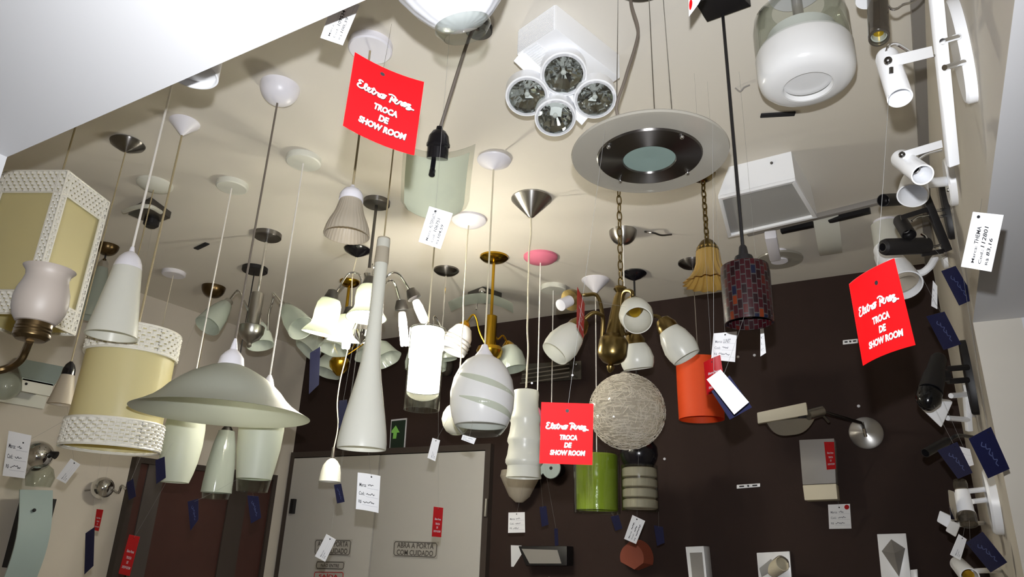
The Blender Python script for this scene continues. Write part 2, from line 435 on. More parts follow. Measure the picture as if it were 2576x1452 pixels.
def blue_tag(label, corners, d, squiggle=True, **k):
    root, S = card('maker_tag', label, 'tag', corners, d, 'blue_tag', **k)
    if squiggle:
        g = G(); w = (S(1, .5)-S(0, .5)).length; h = (S(.5, 1)-S(.5, 0)).length
        ribbon(g, [(.42, .2), (.33, .27), (.45, .33), (.52, .27), (.46, .38), (.6, .42), (.48, .5), (.55, .58), (.62, .5), (.55, .65), (.68, .7), (.57, .76), (.62, .84)], (.02, .02*w/h), S, .0005)
        put('lettering', g, 'silver_ink', CARD[root])
    return root
# ------------------------------------------------------------------ the shop: shell of the room
def quadbox(name, mat, x0, x1, y0, y1, z0, z1): return struct(name, box(G(), ((x0+x1)/2, (y0+y1)/2, (z0+z1)/2), (x1-x0, y1-y0, z1-z0)), mat)
quadbox('floor', 'floor_tile', -3.9, 2.2, -2.6, 3.6, -.05, 0)
quadbox('ceiling', 'ceiling_paint', -3.9, XR+.1, YF-.1, 3.6, ZC, ZC+.08)
quadbox('wall_back', 'brown_paint', -3.9, XR+.1, YB, YB+.1, 0, ZC)
quadbox('wall_left', 'wall_paint', XL-.1, XL, YF-.1, YB, 0, ZC)
quadbox('wall_right', 'right_paint', XR, XR+.1, 2.025, YB, 0, ZC)
quadbox('wall_right_upper', 'right_paint', XR, XR+.1, YF-.1, 2.025, ZS+.001, ZC)
quadbox('wall_right_niche', 'soffit_paint', XR+.1, 2.2, 2.025, 2.125, 0, ZS)
quadbox('wall_right_far', 'soffit_paint', 2.1, 2.2, -2.6, 2.025, 0, ZS)
quadbox('ceiling_low_front', 'soffit_paint', -1.33, 2.2, -2.6, YF, ZS, ZS+.12)
quadbox('ceiling_low_right', 'soffit_paint', XR, 2.2, YF, 2.025, ZS, ZS+.0005)
quadbox('wall_left_front', 'soffit_paint', -1.33, -1.23, -2.6, YF, 0, ZS)
quadbox('wall_front_partition', 'wall_paint', -3.9, -1.33, YF-.1, YF, 0, ZC)
quadbox('wall_front_upper', 'wall_paint', -1.33, XR, YF-.1, YF, ZS+.12, ZC)
quadbox('wall_rear', 'soffit_paint', -1.33, 2.2, -2.7, -2.6, 0, ZS)
# grey double door in the brown wall, with its frame
dxl, dxm, dxr, dzt = -3.60, -2.873, -2.122, 2.108
dl = struct('door_1', box(G(), ((dxl+dxm)/2-.002, YB-.02, dzt/2), (dxm-dxl-.008, .04, dzt-.01)), 'door_grey', bevel=.002)
dr = struct('door_2', box(G(), ((dxm+dxr)/2+.002, YB-.02, dzt/2), (dxr-dxm-.008, .04, dzt-.01)), 'door_grey', bevel=.002)
put('hinge', tube(G(), [on_y(1224, 1255, YB-.045), on_y(1221, 1300, YB-.045)], .012, 10), 'steel', dr)
put('hinge', box(G(), on_y(737, 1274, YB-.05), (.03, .03, .09)), 'black', dl, bevel=.003)
g = G(); fr = .035
box(g, (dxl-fr/2, YB-.01, dzt/2), (fr, .06, dzt)); box(g, (dxr+fr/2, YB-.01, dzt/2), (fr, .06, dzt)); box(g, ((dxl+dxr)/2, YB-.01, dzt+fr/2), (dxr-dxl+2*fr, .06, fr))
struct('trim_1', g, 'frame_dark')
# dark boarded door in the left wall
y0, y1, zt = 2.345, 3.26, 1.955
d3 = struct('door_3', box(G(), (XL+.015, (y0+y1)/2, zt/2), (.03, y1-y0, zt)), 'dark_wood')
for k, (a, w, m) in enumerate(((.05, .10, 'dark_strip'), (.60, .13, 'frame_dark'))):
    put('board', box(G(), (XL+.034, y0+a+w/2, zt/2), (.012, w, zt)), m, d3)
g = G(); box(g, (XL+.02, y0-.015, zt/2), (.05, .03, zt)); box(g, (XL+.02, (y0+y1)/2, zt+.015), (.05, y1-y0+.06, .03)); box(g, (XL+.02, y1+.015, zt/2), (.05, .03, zt))
struct('trim_2', g, 'frame_dark')
# cable duct along the right wall's top, and across the ceiling
struct('trim_3', box(G(), (XR-.014, (1.0+YB)/2, ZC-.012), (.028, YB-1.0, .024)), 'grey_paint')
a, b = on_z(1880, 588, ZC-.01), on_z(2210, 507, ZC-.01)
duct = solo('cable_duct', bar(G(), a, b, .022, .02, (0, 1, 0)), 'grey_paint', 'grey cable duct running across the ceiling above the disc plafon', 'duct', bevel=.002)
for x0, q0, x1, q1 in ((1965, 578, 2045, 561), (2085, 551, 2188, 526)):
    put('dark_sleeve', bar(G(), on_z(x0, q0+2, ZC-.012), on_z(x1, q1+2, ZC-.012), .024, .024, (0, 1, 0)), 'black', duct)
# marks on the ceiling
def ceil_mark(p, q, w, label, nm='plaster_hole', mat='ink', t=.006):
    a, b = on_z(*p, ZC), on_z(*q, ZC); z = Vec((0, 0, -t/2))
    solo(nm, bar(G(), a+z, b+z, w, t, (b-a).cross(Vec((0, 0, 1)))), mat, label, 'ceiling patch', bevel=min(w, t)*.3)
ceil_mark((493, 625), (522, 611), .022, 'short dark slot cut in the ceiling left of the silver chandelier', 'ceiling_slot')
ceil_mark((1913, 289), (2000, 284), .018, 'long dark slot in the ceiling below the big jar lamp', 'ceiling_slot')
solo('ceiling_wire', tube(G(), [on_z(1622, 583, ZC-.005), on_z(1645, 586, ZC-.02), on_z(1665, 592, ZC-.012), on_z(1690, 590, ZC-.004)], .004, 6), 'steel_dark', 'bare grey wire end poking from the ceiling right of the chrome bowl canopy', 'wire')
solo('ceiling_wire', tube(G(), [on_z(1850, 222, ZC-.002), on_z(1862, 230, ZC-.02), on_z(1872, 220, ZC-.01), on_z(1886, 214, ZC-.004)], .0022, 6), 'grey_paint', 'thin loose wire end in the ceiling beside the long black cord', 'wire')

# ------------------------------------------------------------------ hanging lamps
def vprof(X, Y, px): # (image row of the ring's centre, half width in pixels) -> (height, radius)
    out = []
    for y, r in px:
        p = line(X, Y, y); out.append((p.z, r*mpp(p)))
    return out
def canopy_prof(kind, r):
    if kind == 'dome': return [(0, r)]+[(-r*.62*math.sin(t*pi/16), r*math.cos(t*pi/16)) for t in range(1, 8)]+[(-r*.62, .004)]
    if kind == 'bowl': return [(0, r)]+[(-r*1.0*math.sin(t*pi/16), r*math.cos(t*pi/16)**.8) for t in range(1, 8)]+[(-r*1.02, .004)]
    if kind == 'shallow': return [(0, r), (-r*.12, r*.99), (-r*.28, r*.8), (-r*.38, r*.45), (-r*.42, .004)]
    if kind == 'disc': return [(0, r), (-r*.30, r), (-r*.36, r*.93), (-r*.36, .004)]
    if kind == 'cone': return [(0, r), (-r*.06, r), (-r*1.0, r*.13), (-r*1.05, .004)]
    if kind == 'saucer': return [(0, r*.9), (-r*.1, r), (-r*.2, r*.95), (-r*.48, r*.5), (-r*.66, r*.12), (-r*.7, .004)]
def pendant(name, label, can, kind, rpx, canmat, cordmat, cordr, top, pieces=(), wavy=0, group=None, cat_='pendant lamp', canname='canopy'):
    c = on_z(can[0], can[1], ZC); X, Y = c.x, c.y
    root = thing(name, label, cat_, c, group)
    r = rpx*mpp(c)
    pf = canopy_prof(kind, r); put(canname, lathe(G(), pf, c), canmat, root)
    zt = zon(X, Y, top); z0 = ZC-abs(pf[-1][0])+.002
    if cordmat:
        n = 9; pts = [(X, Y, z0)]+[(X+random.uniform(-1, 1)*wavy*(0 < i < n), Y+random.uniform(-1, 1)*wavy*(0 < i < n), z0+(zt-z0)*i/n) for i in range(1, n+1)]
        put('cord' if cordr < .0042 else 'rod', tube(G(), pts if wavy else [pts[0], pts[-1]], cordr, 8), cordmat, root)
    for pc in pieces:
        nm, pf, mt = pc[:3]; kw = pc[3] if len(pc) > 3 else {}
        pr = vprof(X, Y, pf)
        if kw.get('th'): pr = shell(pr, kw['th'])
        ob = put(nm, lathe(G(), pr, (X, Y, 0), (0, 0, 1), kw.get('seg', 48), kw.get('ripple'), kw.get('uv', False)), mt, root)
        if kw.get('label'): ob['label'] = kw['label']
    return root, X, Y

# F: wide white bell-shaped glass pendant
pendant('pendant_lamp', 'wide frosted white dish pendant with flared brim, hung from a white dome canopy', (705, 218), 'bowl', 51, 'white_plastic', 'grey_cord', .0028, 868, [
    ('socket_cap', [(852, 3), (866, 7), (880, 10), (888, 20), (900, 30), (926, 36)], 'white_plastic'),
    ('shade', [(920, 34), (926, 52), (935, 72), (948, 98), (964, 122), (981, 143), (1000, 161), (1016, 181), (1030, 206), (1042, 232)], 'dish_glass', {'th': .004, 'seg': 72})])
# D: white cone pendant
pendant('pendant_lamp', 'tall white cone pendant with smooth cap hanging in front of the yellow drum lamp', (442, 174), 'dome', 40, 'white_plastic', 'white_cord', .0032, 636, [
    ('socket_cap', [(622, 5), (634, 8), (640, 18), (650, 28), (664, 35), (676, 38)], 'white_plastic'),
    ('shade', [(674, 37), (720, 45), (790, 58), (846, 70)], 'opal', {'th': .004})])
# A: slim pendant with dark cap beside the drum
pendant('pendant_lamp', 'small grey cone pendant with a black cap, half behind the yellow drum lamp', (322, 358), 'saucer', 47, 'brushed_dark', 'tan_cord', .0022, 918, [
    ('socket_cap', [(910, 4), (918, 12), (930, 17), (945, 18)], 'black_gloss'), ('shade', [(944, 18), (980, 26), (1018, 36)], 'smoke_frost', {'th': .003})])
# G, H, I: three glasses under the wide dish
pendant('pendant_lamp', 'frosted barrel glass pendant hanging left below the wide white dish', (585, 462), 'disc', 41, 'old_white', 'white_cord', .0026, 1010, [
    ('socket_cap', [(1000, 6), (1008, 18), (1022, 20)], 'white_plastic'),
    ('shade', [(1020, 30), (1040, 47), (1080, 53), (1120, 54), (1160, 50), (1190, 44), (1214, 37)], 'frost', {'th': .003})])
pendant('pendant_lamp', 'frosted barrel glass pendant with clear foot, right below the wide white dish', (765, 398), 'disc', 45, 'old_white', 'white_cord', .0026, 950, [
    ('socket_cap', [(944, 4), (955, 10), (970, 15), (995, 16)], 'white_plastic'),
    ('shade', [(992, 30), (1030, 52), (1080, 58), (1130, 56), (1175, 50), (1206, 45)], 'frost', {'th': .003}),
    ('clear_foot', [(1206, 45), (1238, 40)], 'clear', {'th': .003})])
tw = lambda t, a: 1+.10*math.sin(2*a+t*5)*(1-.3*t)
pendant('pendant_lamp', 'slim twisted smoky glass pendant on a black cord below the wide white dish', (642, 674), 'disc', 33, 'black', 'black', .003, 1082, [
    ('socket_cap', [(1068, 5), (1080, 14), (1092, 15)], 'steel_dark'),
    ('shade', [(1085, 22), (1120, 30), (1170, 36), (1215, 38), (1240, 38)], 'haze_glass', {'th': .003, 'ripple': tw}), ('clear_foot', [(1240, 37), (1256, 34)], 'clear', {'th': .003})])
# K, L, M, O: canopies whose lamps hang behind nearer ones
pendant('pendant_lamp', 'pendant with dark bronze bowl canopy, its lamp behind the wide white dish', (538, 722), 'bowl', 31, 'bronze', 'tan_cord', .002, 955, [('bulb_holder', [(945, 3), (955, 8), (980, 9)], 'black')])
pendant('pendant_lamp', 'pendant with small white disc canopy, its lamp behind the yellow drum', (438, 684), 'disc', 31, 'white_plastic', 'cream_cord', .002, 960, [('bulb_holder', [(950, 3), (960, 8), (985, 9)], 'white_plastic')])
pendant('pendant_lamp', 'pendant with oval white dome canopy above the square metal ceiling plate', (390, 462), 'shallow', 48, 'old_white', 'tan_cord', .0022, 880, [('bulb_holder', [(870, 3), (880, 8), (905, 9)], 'white_plastic')])
pendant('pendant_lamp', 'bronze-capped frosted cone pendant peeking out right of the square basket lamp', (272, 618), 'bowl', 30, 'bronze', 'black', .004, 660, [
    ('socket_cap', [(652, 5), (662, 13), (674, 15)], 'chrome'), ('shade', [(672, 14), (710, 24), (760, 34), (800, 40)], 'haze_glass', {'th': .003})])
# P: small white bell; S: ridged bell
pendant('pendant_lamp', 'small cream bell pendant with chrome neck hanging in front of the grey door', (900, 626), 'saucer', 34, 'black_gloss', 'cream_cord', .0024, 1132, [
    ('neck', [(1126, 4), (1156, 5)], 'chrome'), ('shade', [(1154, 6), (1160, 14), (1172, 22), (1190, 26), (1212, 28)], 'old_white', {'th': .003})], wavy=.009)
rg = lambda t, a: 1+.012*math.sin(34*a)
pendant('pendant_lamp', 'ridged grey glass bell pendant with a white cap hanging below the upper red tag', (933, 112), 'disc', 56, 'white_plastic', 'tan_cord', .0028, 476, [
    ('socket_cap', [(466, 4), (474, 9), (480, 22), (492, 30), (506, 31)], 'white_plastic'),
    ('shade', [(505, 28), (516, 31), (530, 35), (545, 41), (558, 48), (572, 54), (584, 57), (593, 59)], 'smoke_frost', {'th': .003, 'ripple': rg, 'seg': 136})])
# X: swirl egg, Y: ribbed lamp, Z: globe
root, X, Y = pendant('pendant_lamp', 'egg-shaped swirled white glass pendant with a clear open foot', (1243, 400), 'saucer', 43, 'white_plastic', 'cream_cord', .0028, 872, [
    ('socket_cap', [(868, 7), (880, 12), (894, 22), (908, 30)], 'white_plastic'),
    ('shade', [(898, 26), (910, 46), (930, 62), (955, 74), (990, 81), (1025, 80), (1052, 74), (1072, 66)], 'opal_bright', {'th': .003, 'seg': 64}),
    ('clear_foot', [(1070, 67), (1084, 58), (1094, 49)], 'clear', {'th': .003})])
for k, (y0, y1, sa) in enumerate(((950, 1000, -2.6), (1010, 1056, -2.3))):   # the clear swirls in the opal glass
    g = G(); vs = []; n = 30
    pf = vprof(X, Y, [(898, 26), (910, 46), (930, 62), (955, 74), (990, 81), (1025, 80), (1052, 74), (1072, 66)])
    def rad(z):
        for (za, ra), (zb, rb) in zip(pf, pf[1:]):
            if zb <= z <= za: return ra+(rb-ra)*(za-z)/(za-zb)
        return pf[-1][1]
    for i in range(n+1):
        a = YAW+sa+2.4*i/n; zc = zon(X, Y, y0+(y1-y0)*i/n); w = .009*math.sin(pi*(i+.3)/(n+.6))+.0015
        for z in (zc+w, zc-w): vs.append((X+math.cos(a)*(rad(z)+.0008), Y+math.sin(a)*(rad(z)+.0008), z))
    put('swirl', g.add(vs, [(2*i, 2*i+1, 2*i+3, 2*i+2) for i in range(n)]), 'green_edge', root)
pendant('pendant_lamp', 'ribbed white tube pendant with wavy waist hanging beside the lower red tag', (1337, 500), 'cone', 51, 'brushed', 'cream_cord', .0032, 982, [
    ('socket_cap', [(976, 3), (984, 8), (1000, 10)], 'steel_dark'),
    ('shade', [(984, 31), (992, 33), (1012, 32), (1034, 33), (1050, 38), (1058, 39), (1066, 36), (1090, 39), (1104, 43), (1112, 44), (1120, 40), (1145, 43), (1158, 47), (1166, 47), (1174, 42), (1190, 43), (1203, 45)], 'opal', {'th': .003})], wavy=.006)
pendant('pendant_lamp', 'round white globe pendant half hidden behind the swirled glass egg', (1180, 551), 'shallow', 44, 'white_plastic', 'cream_cord', .0026, 1015, [
    ('shade', [(1012, 5), (1016, 14), (1026, 27), (1040, 35), (1056, 38), (1072, 34), (1086, 25), (1094, 12)], 'opal', {'th': .003})], wavy=.004)
# AA: lit cylinder
pendant('pendant_lamp', 'lit glass cylinder pendant, white inside with a clear outer sleeve', (1104, 480), 'disc', 38, 'steel', 'cream_cord', .0028, 822, [
    ('socket_cap', [(812, 3), (820, 8), (826, 16)], 'steel'),
    ('inner_glass', [(826, 14), (830, 41), (900, 41), (984, 41)], 'glow_opal', {'th': .003}), ('outer_glass', [(828, 45), (1032, 45)], 'clear', {'th': .002})])
# AD pink, AE green, AF white, AG ringed, ball, AI orange
pendant('pendant_lamp', 'pink pendant with pink dome canopy, its shade mostly behind the lower red tag', (1360, 645), 'shallow', 43, 'pink', 'white_cord', .0028, 1030, [
    ('shade', [(1026, 5), (1036, 11), (1056, 15), (1085, 17), (1105, 12)], 'pink', {'th': .003})])
pendant('pendant_lamp', 'glossy green cylinder pendant in a clear outer glass, hung from a white cone canopy', (1498, 704), 'cone', 35, 'white_plastic', 'white_cord', .0026, 1142, [
    ('inner_shade', [(1144, 50), (1148, 53), (1284, 53)], 'green', {'th': .003}), ('outer_glass', [(1140, 58), (1292, 59)], 'clear', {'th': .002})])
pendant('pendant_lamp', 'pendant with thin white disc canopy and cord ending behind the lower red tag', (1392, 721), 'disc', 32, 'old_white', 'white_cord', .0026, 1060, [
    ('shade', [(1056, 6), (1066, 18), (1090, 26), (1120, 30)], 'opal', {'th': .003})])
pendant('pendant_lamp', 'black domed pendant over a glass cylinder wrapped in pale rings', (1595, 686), 'saucer', 32, 'black_gloss', 'black', .005, 1108, [
    ('socket_cap', [(1098, 10), (1106, 32), (1125, 46), (1146, 48), (1160, 44), (1174, 36)], 'black_gloss'),
    ('sleeve', [(1172, 46), (1286, 47)], 'clear', {'th': .002})]
    + [('ring', [(a, 39), (a+3, 44), (b-3, 44), (b, 39)], 'smoke_frost', {'th': .003}) for a, b in ((1178, 1203), (1206, 1228), (1231, 1254), (1257, 1281))])
root, X, Y = pendant('pendant_lamp', 'crystal ball pendant of tangled clear acrylic threads', (1567, 582), 'bowl', 35, 'brushed', 'white_cord', .0026, 945, [
    ('socket_cap', [(932, 4), (938, 14), (946, 16)], 'steel')])
c = line(X, Y, 1035); R = 96*mpp(c)
bm = bmesh.new(); bmesh.ops.create_icosphere(bm, subdivisions=5, radius=R*.955)
for v in bm.verts: v.co *= 1+random.uniform(-.03, .012)
g = G(); bm.verts.ensure_lookup_table(); g.add([v.co+c for v in bm.verts], [tuple(v.index for v in f.verts) for f in bm.faces]); bm.free()
put('shade', g, 'crystal', root, angle=5)
g = G()
for k in range(1700):                            # acrylic threads wound over the ball
    th = random.uniform(0, 2*pi); z = random.uniform(-.97, .97); q = math.sqrt(1-z*z)
    n = Vec((q*math.cos(th), q*math.sin(th), z)); e = frame(n)
    dr = (e[0]*math.cos(k*1.3)+e[1]*math.sin(k*1.3)) if k % 2 else Vec((0, 0, 1)).cross(n).normalized()
    L = random.uniform(.045, .10)*R
    P = [(n*R*(1.0 if i % 2 else .985)+dr*L*(i-1.5)) for i in range(4)]
    P = [p.normalized()*R*(1.0+.012*((i+k) % 2)) for i, p in enumerate(P)]
    tube(g, [c+p for p in P], .0010, 4, smooth=False)
put('threads', g, 'acrylic', root)
pendant('pendant_lamp', 'orange fabric cylinder pendant behind the brass chandelier', (1742, 660), 'shallow', 37, 'brushed_dark', 'grey_cord', .0022, 912, [
    ('shade', [(906, 57), (980, 58), (1056, 58)], 'orange', {'th': .003}), ('spider', [(912, 56), (913, 56), (914, 4), (908, 4)], 'white_plastic')])
# AK: mosaic pendant, square black canopy
c = on_z(1808, 2, ZC); X, Y = on_z(1816, 12, ZC).x, on_z(1816, 12, ZC).y
root = thing('pendant_lamp', 'red mosaic glass cylinder pendant on a black cord with a square black canopy', 'pendant lamp', (X, Y, ZC))
put('canopy', slab(G(), [on_z(1779, 56, ZC-.03), on_z(1750, 10, ZC-.03), on_z(1842, -32, ZC-.03), on_z(1890, 16, ZC-.03)], (0, 0, .03)), 'black', root, bevel=.002)
put('cord', tube(G(), [(X, Y, ZC-.03), line(X, Y, 622)], .0038, 8), 'black', root)
put('socket_cap', lathe(G(), vprof(X, Y, [(616, 5), (622, 10), (642, 13), (646, 22), (650, 24), (672, 25)]), (X, Y, 0)), 'black', root)
put('shade', lathe(G(), shell(vprof(X, Y, [(664, 40), (672, 60), (690, 63), (808, 63), (814, 62)]), .003), (X, Y, 0), uv=True, seg=64), 'mosaic', root)
put('top_plate', lathe(G(), vprof(X, Y, [(668, 10), (670, 50), (673, 50), (674, 8)]), (X, Y, 0)), 'black', root)
put('bulb', lathe(G(), vprof(X, Y, [(672, 12), (700, 14), (740, 26), (770, 28), (795, 16), (800, 2)]), (X, Y, 0), seg=24), 'gold_glass', root)
# AL: big jar lamp
X, Y = on_z(1999, -34, ZC).x, on_z(1999, -34, ZC).y
root = thing('jar_lamp', 'big glass jar lamp, opal white below and clear above, near the white spot rail', 'ceiling lamp', (X, Y, ZC))
put('canopy', lathe(G(), [(ZC, .06), (ZC-.02, .06), (ZC-.025, .01)], (X, Y, 0)), 'white_plastic', root)
put('stem', tube(G(), [(X, Y, ZC-.02), line(X, Y, 84)], .012, 12), 'steel', root)
put('clear_glass', lathe(G(), shell(vprof(X, Y, [(24, 70), (30, 99), (44, 116), (70, 122), (134, 123)]), .003), (X, Y, 0), seg=64), 'clear', root)
put('collar', lathe(G(), shell(vprof(X, Y, [(86, 60), (88, 88), (112, 90), (128, 96)]), .003), (X, Y, 0), seg=64), 'opal_bright', root)
put('white_glass', lathe(G(), shell(vprof(X, Y, [(122, 104), (127, 119), (138, 125), (184, 125), (200, 121), (210, 110), (216, 92), (219, 68), (209, 64)]), .003), (X, Y, 0), seg=64), 'opal_bright', root)
put('diffuser', lathe(G(), vprof(X, Y, [(200, 2), (201, 63), (205, 63), (206, 2)]), (X, Y, 0)), 'opal_bright', root)
# yellow drum lamp with woven bands
def weave(g, S, u0, u1, v0, v1, rows, cols, t=.0022, closedu=False):
    # rows of flat strands wound in and out of upright stakes; S(u, v, off)
    for r in range(rows):
        vc = v0+(v1-v0)*(r+.5)/rows; hv = (v1-v0)/rows*.42; n = cols*4; vs = []
        for i in range(n+1):
            u = u0+(u1-u0)*i/n; o = .0035*math.sin(pi*cols*i/n+pi*(r % 2))
            vs += [S(u, vc-hv, o), S(u, vc, o+t), S(u, vc+hv, o), S(u, vc, o-t*.6)]
        g.add(vs, [(4*i+k, 4*i+(k+1) % 4, 4*i+4+(k+1) % 4, 4*i+4+k) for i in range(n) for k in range(4)])
    for cidx in range(cols+1):
        u = u0+(u1-u0)*cidx/cols
        tube(g, [S(u, v0, 0), S(u, (v0+v1)/2, 0), S(u, v1, 0)], .0018, 5, smooth=False)
c = on_z(465, 310, ZC); X, Y = c.x, c.y
root, X, Y = pendant('drum_lamp', 'big cream drum lamp with shiny woven white bands at top and bottom', (465, 308), 'cone', 40, 'white_plastic', 'tan_cord', .003, 850, [
    ('shade', [(845, 112), (900, 114), (980, 118), (1070, 122), (1126, 123)], 'cream_shade', {'th': .003, 'seg': 64}), ('spider', [(852, 110), (853, 110), (854, 4), (848, 4)], 'white_plastic')])
for ya, yb, ra, rb in ((838, 898, 116, 118), (1066, 1130, 127, 130)):
    pa, pb = line(X, Y, ya), line(X, Y, yb); r0, r1 = ra*mpp(pa), rb*mpp(pb)
    def S(u, v, o=0):
        r = r0+(r1-r0)*v+o; a = 2*pi*u; return Vec((X+r*math.cos(a), Y+r*math.sin(a), pa.z+(pb.z-pa.z)*v))
    g = G(); weave(g, S, 0, 1, .03, .97, 7, 56); put('woven_band', g, 'wicker', root)
    g = G()
    for v in (0, 1): tube(g, [S(i/48, v, .001) for i in range(49)], .0035, 6, smooth=False)
    put('band_rim', g, 'wicker', root)
# square basket lamp
c = on_z(207, 262, ZC); X, Y = c.x, c.y; zt, zb = zon(X, Y, 470), zon(X, Y, 815)
near = on_z(170, 430, zt+.0); Rp = on_z(283, 517, zt); Lp = on_z(22, 430, zt)
cen = (Rp+Lp)/2
half = ((Rp-near).length+(Lp-near).length)/4; ax1 = (Rp-near).normalized(); ax2 = Vec((-ax1.y, ax1.x, 0))
if ax2.dot(Lp-near) < 0: ax2 = -ax2
side = 2*half; cx = near+ax1*half+ax2*half; X, Y = cx.x, cx.y
root = thing('basket_lamp', 'big square cream lamp framed in woven white wicker behind the tulip wall lamp', 'pendant lamp', (X, Y, ZC))
put('canopy', lathe(G(), canopy_prof('disc', .05), (X, Y, ZC)), 'white_plastic', root)
put('cord', tube(G(), [(X, Y, ZC-.015), (X, Y, zt)], .0028), 'tan_cord', root)
k8 = [cx+ax1*half*i+ax2*half*j for i, j in ((-1, -1), (1, -1), (1, 1), (-1, 1))]
ins = [cx+(p-cx)*.985 for p in k8]
for k in range(4):
    A, B = k8[k], k8[(k+1) % 4]; out = (A+B)/2-cx; out.normalize()
    def S(u, v, o=0): q = A*(1-u)+B*u; return Vec((q.x, q.y, zt+(zb-zt)*v))+out*o
    g = G(); g.add([S(.02, .01, -.006), S(.98, .01, -.006), S(.98, .99, -.006), S(.02, .99, -.006), S(.02, .01, -.008), S(.98, .01, -.008), S(.98, .99, -.008), S(.02, .99, -.008)], [(0, 1, 2, 3), (7, 6, 5, 4), (0, 4, 5, 1), (2, 6, 7, 3), (1, 5, 6, 2), (0, 3, 7, 4)])
    pnl = put('shade_panel', g, 'cream_shade', root)
    g = G(); weave(g, S, 0, 1, 0, .16, 6, 22); weave(g, S, 0, 1, .85, 1, 6, 22)
    for ua, ub in ((0, .10), (.90, 1)): weave(g, S, ua, ub, .16, .85, 30, 3)
    for v in (0, .16, .85, 1): tube(g, [S(0, v, .002), S(1, v, .002)], .003, 6)
    for u in (0, .10, .90): tube(g, [S(u, 0, .002), S(u, 1, .002)], .003, 6)
    put('woven_border', g, 'wicker', root)
put('spider', bar(G(), (k8[0]+k8[1])/2-Vec((0, 0, k8[0].z-zt+.01)), (k8[2]+k8[3])/2-Vec((0, 0, k8[0].z-zt+.01)), .01, .004, (0, 0, 1)), 'white_plastic', root)
# ------------------------------------------------------------------ chandeliers
def aim(name, root, p, q, px, mat, th=0, dq=0, ripple=None, seg=36):
    """a turned shade whose axis runs from pixel p=(x, y, depth) to q; px: (share of the way, half width in pixels)"""
    A, B = pt(*p), pt(*q); L = (B-A).length; s = (p[2]+q[2])/2/FP*offax(p[0])
    pr = [(t*L, r*s) for t, r in px]
    if th: pr = shell(pr, th)
    return put(name, lathe(G(), pr, A, B-A, seg, ripple), mat, root)
def arm(root, pts, r, mat, nm='arm'): return put(nm, tube(G(), [pt(*p) if len(p) == 3 and not isinstance(p, Vec) else p for p in pts], r, 10), mat, root)

# lit chandelier in the middle of the ceiling
c = on_z(948, 506, ZC); X, Y = c.x, c.y; p7 = line(X, Y, 740); d0 = dep(p7)
root = thing('chandelier', 'lit chandelier with bare glowing bulbs behind the bottle-shaped pendant', 'chandelier', c)
put('canopy', lathe(G(), canopy_prof('disc', 34*mpp(c)), c), 'brushed_dark', root)
put('rod', tube(G(), [(X, Y, ZC-.02), line(X, Y, 690)], .006, 10), 'steel_dark', root)
put('body', lathe(G(), vprof(X, Y, [(676, 6), (690, 12), (700, 9), (740, 9), (800, 10), (815, 20), (835, 26), (852, 18), (862, 5), (868, 2)]), (X, Y, 0), seg=32), 'chrome', root)
hub = line(X, Y, 812)
def cfl(root, p, q, nm='bulb'):                 # folded tube lamp: ballast and lit tubes
    A, B = pt(*p), pt(*q); ax = (B-A).normalized(); a, b, _ = frame(ax); L = (B-A).length
    put('bulb_base', lathe(G(), [(0, .010), (.004, .014), (L*.28, .017), (L*.34, .012)], A, ax, 24), 'white_plastic', root)
    g = G()
    for k in range(3):
        an = 2*pi*k/3; o = (a*math.cos(an)+b*math.sin(an))*.010; w = (a*math.cos(an+1.57)+b*math.sin(an+1.57))*.006
        tube(g, [A+ax*L*.3+o+w, A+ax*L*.8+o+w, A+ax*L*.98+o+w*.6, A+ax*L+o, A+ax*L*.98+o-w*.6, A+ax*L*.8+o-w, A+ax*L*.3+o-w], .0052, 8)
    put(nm, g, 'tube_lit', root)
bell = [(0, 10), (.06, 24), (.2, 31), (.42, 33), (.62, 32), (.75, 34), (.88, 44), (1, 52)]
flare = lambda t, a: 1+(.06*math.sin(6*a) if t > .85 else 0)
specs = [  # cap (pixel, depth offset), shade base, tip, has a shade, arm peak
    ((846, 736, -.02), (834, 748, -.02), (808, 842, -.05), True, (878, 688, .0)),
    ((934, 706, -.17), (930, 716, -.18), (921, 800, -.23), True, (937, 668, -.1)),
    ((884, 780, .12), (880, 790, .12), (872, 858, .10), True, (905, 752, .08)),
    ((1034, 734, .03), (1040, 744, .03), (1068, 808, .0), False, (1002, 688, .02)),
    ((1010, 768, .13), (1010, 772, .13), (1018, 868, .11), False, (990, 708, .10))]
for cap, b0, b1, sh, pk in specs:
    C = pt(cap[0], cap[1], d0+cap[2]); PKp = pt(pk[0], pk[1], d0+pk[2]); mid = (hub+PKp)/2+Vec((0, 0, .03))
    put('arm', tube(G(), [hub, hub+(mid-hub)*.6, pt((pk[0]+938)/2, pk[1]+10, d0+pk[2]*.6), PKp, C], .0042, 10), 'chrome', root)
    P, Q = (b0[0], b0[1], d0+b0[2]), (b1[0], b1[1], d0+b1[2])
    dirv = (pt(*Q)-pt(*P)).normalized()
    put('bulb_holder', lathe(G(), [(-.03, .008), (-.026, .018), (0, .026), (.012, .027), (.014, .012)], pt(*P), dirv, 24), 'steel_dark', root)
    if sh: aim('shade', root, P, Q, bell, 'frost', .003, ripple=flare, seg=48)
    T = pt(*P)+dirv*.02
    E_ = pt(*Q) if not sh else pt(*P)+dirv*((pt(*Q)-pt(*P)).length*(1.25 if b0[0] == 880 else .98))
    def _topx(v): w = v-EYE; dd = w.dot(FF); return (PW/2+FP*w.dot(RR)/dd, PH/2-FP*w.dot(UU)/dd, dd)
    cfl(root, _topx(T), _topx(E_))

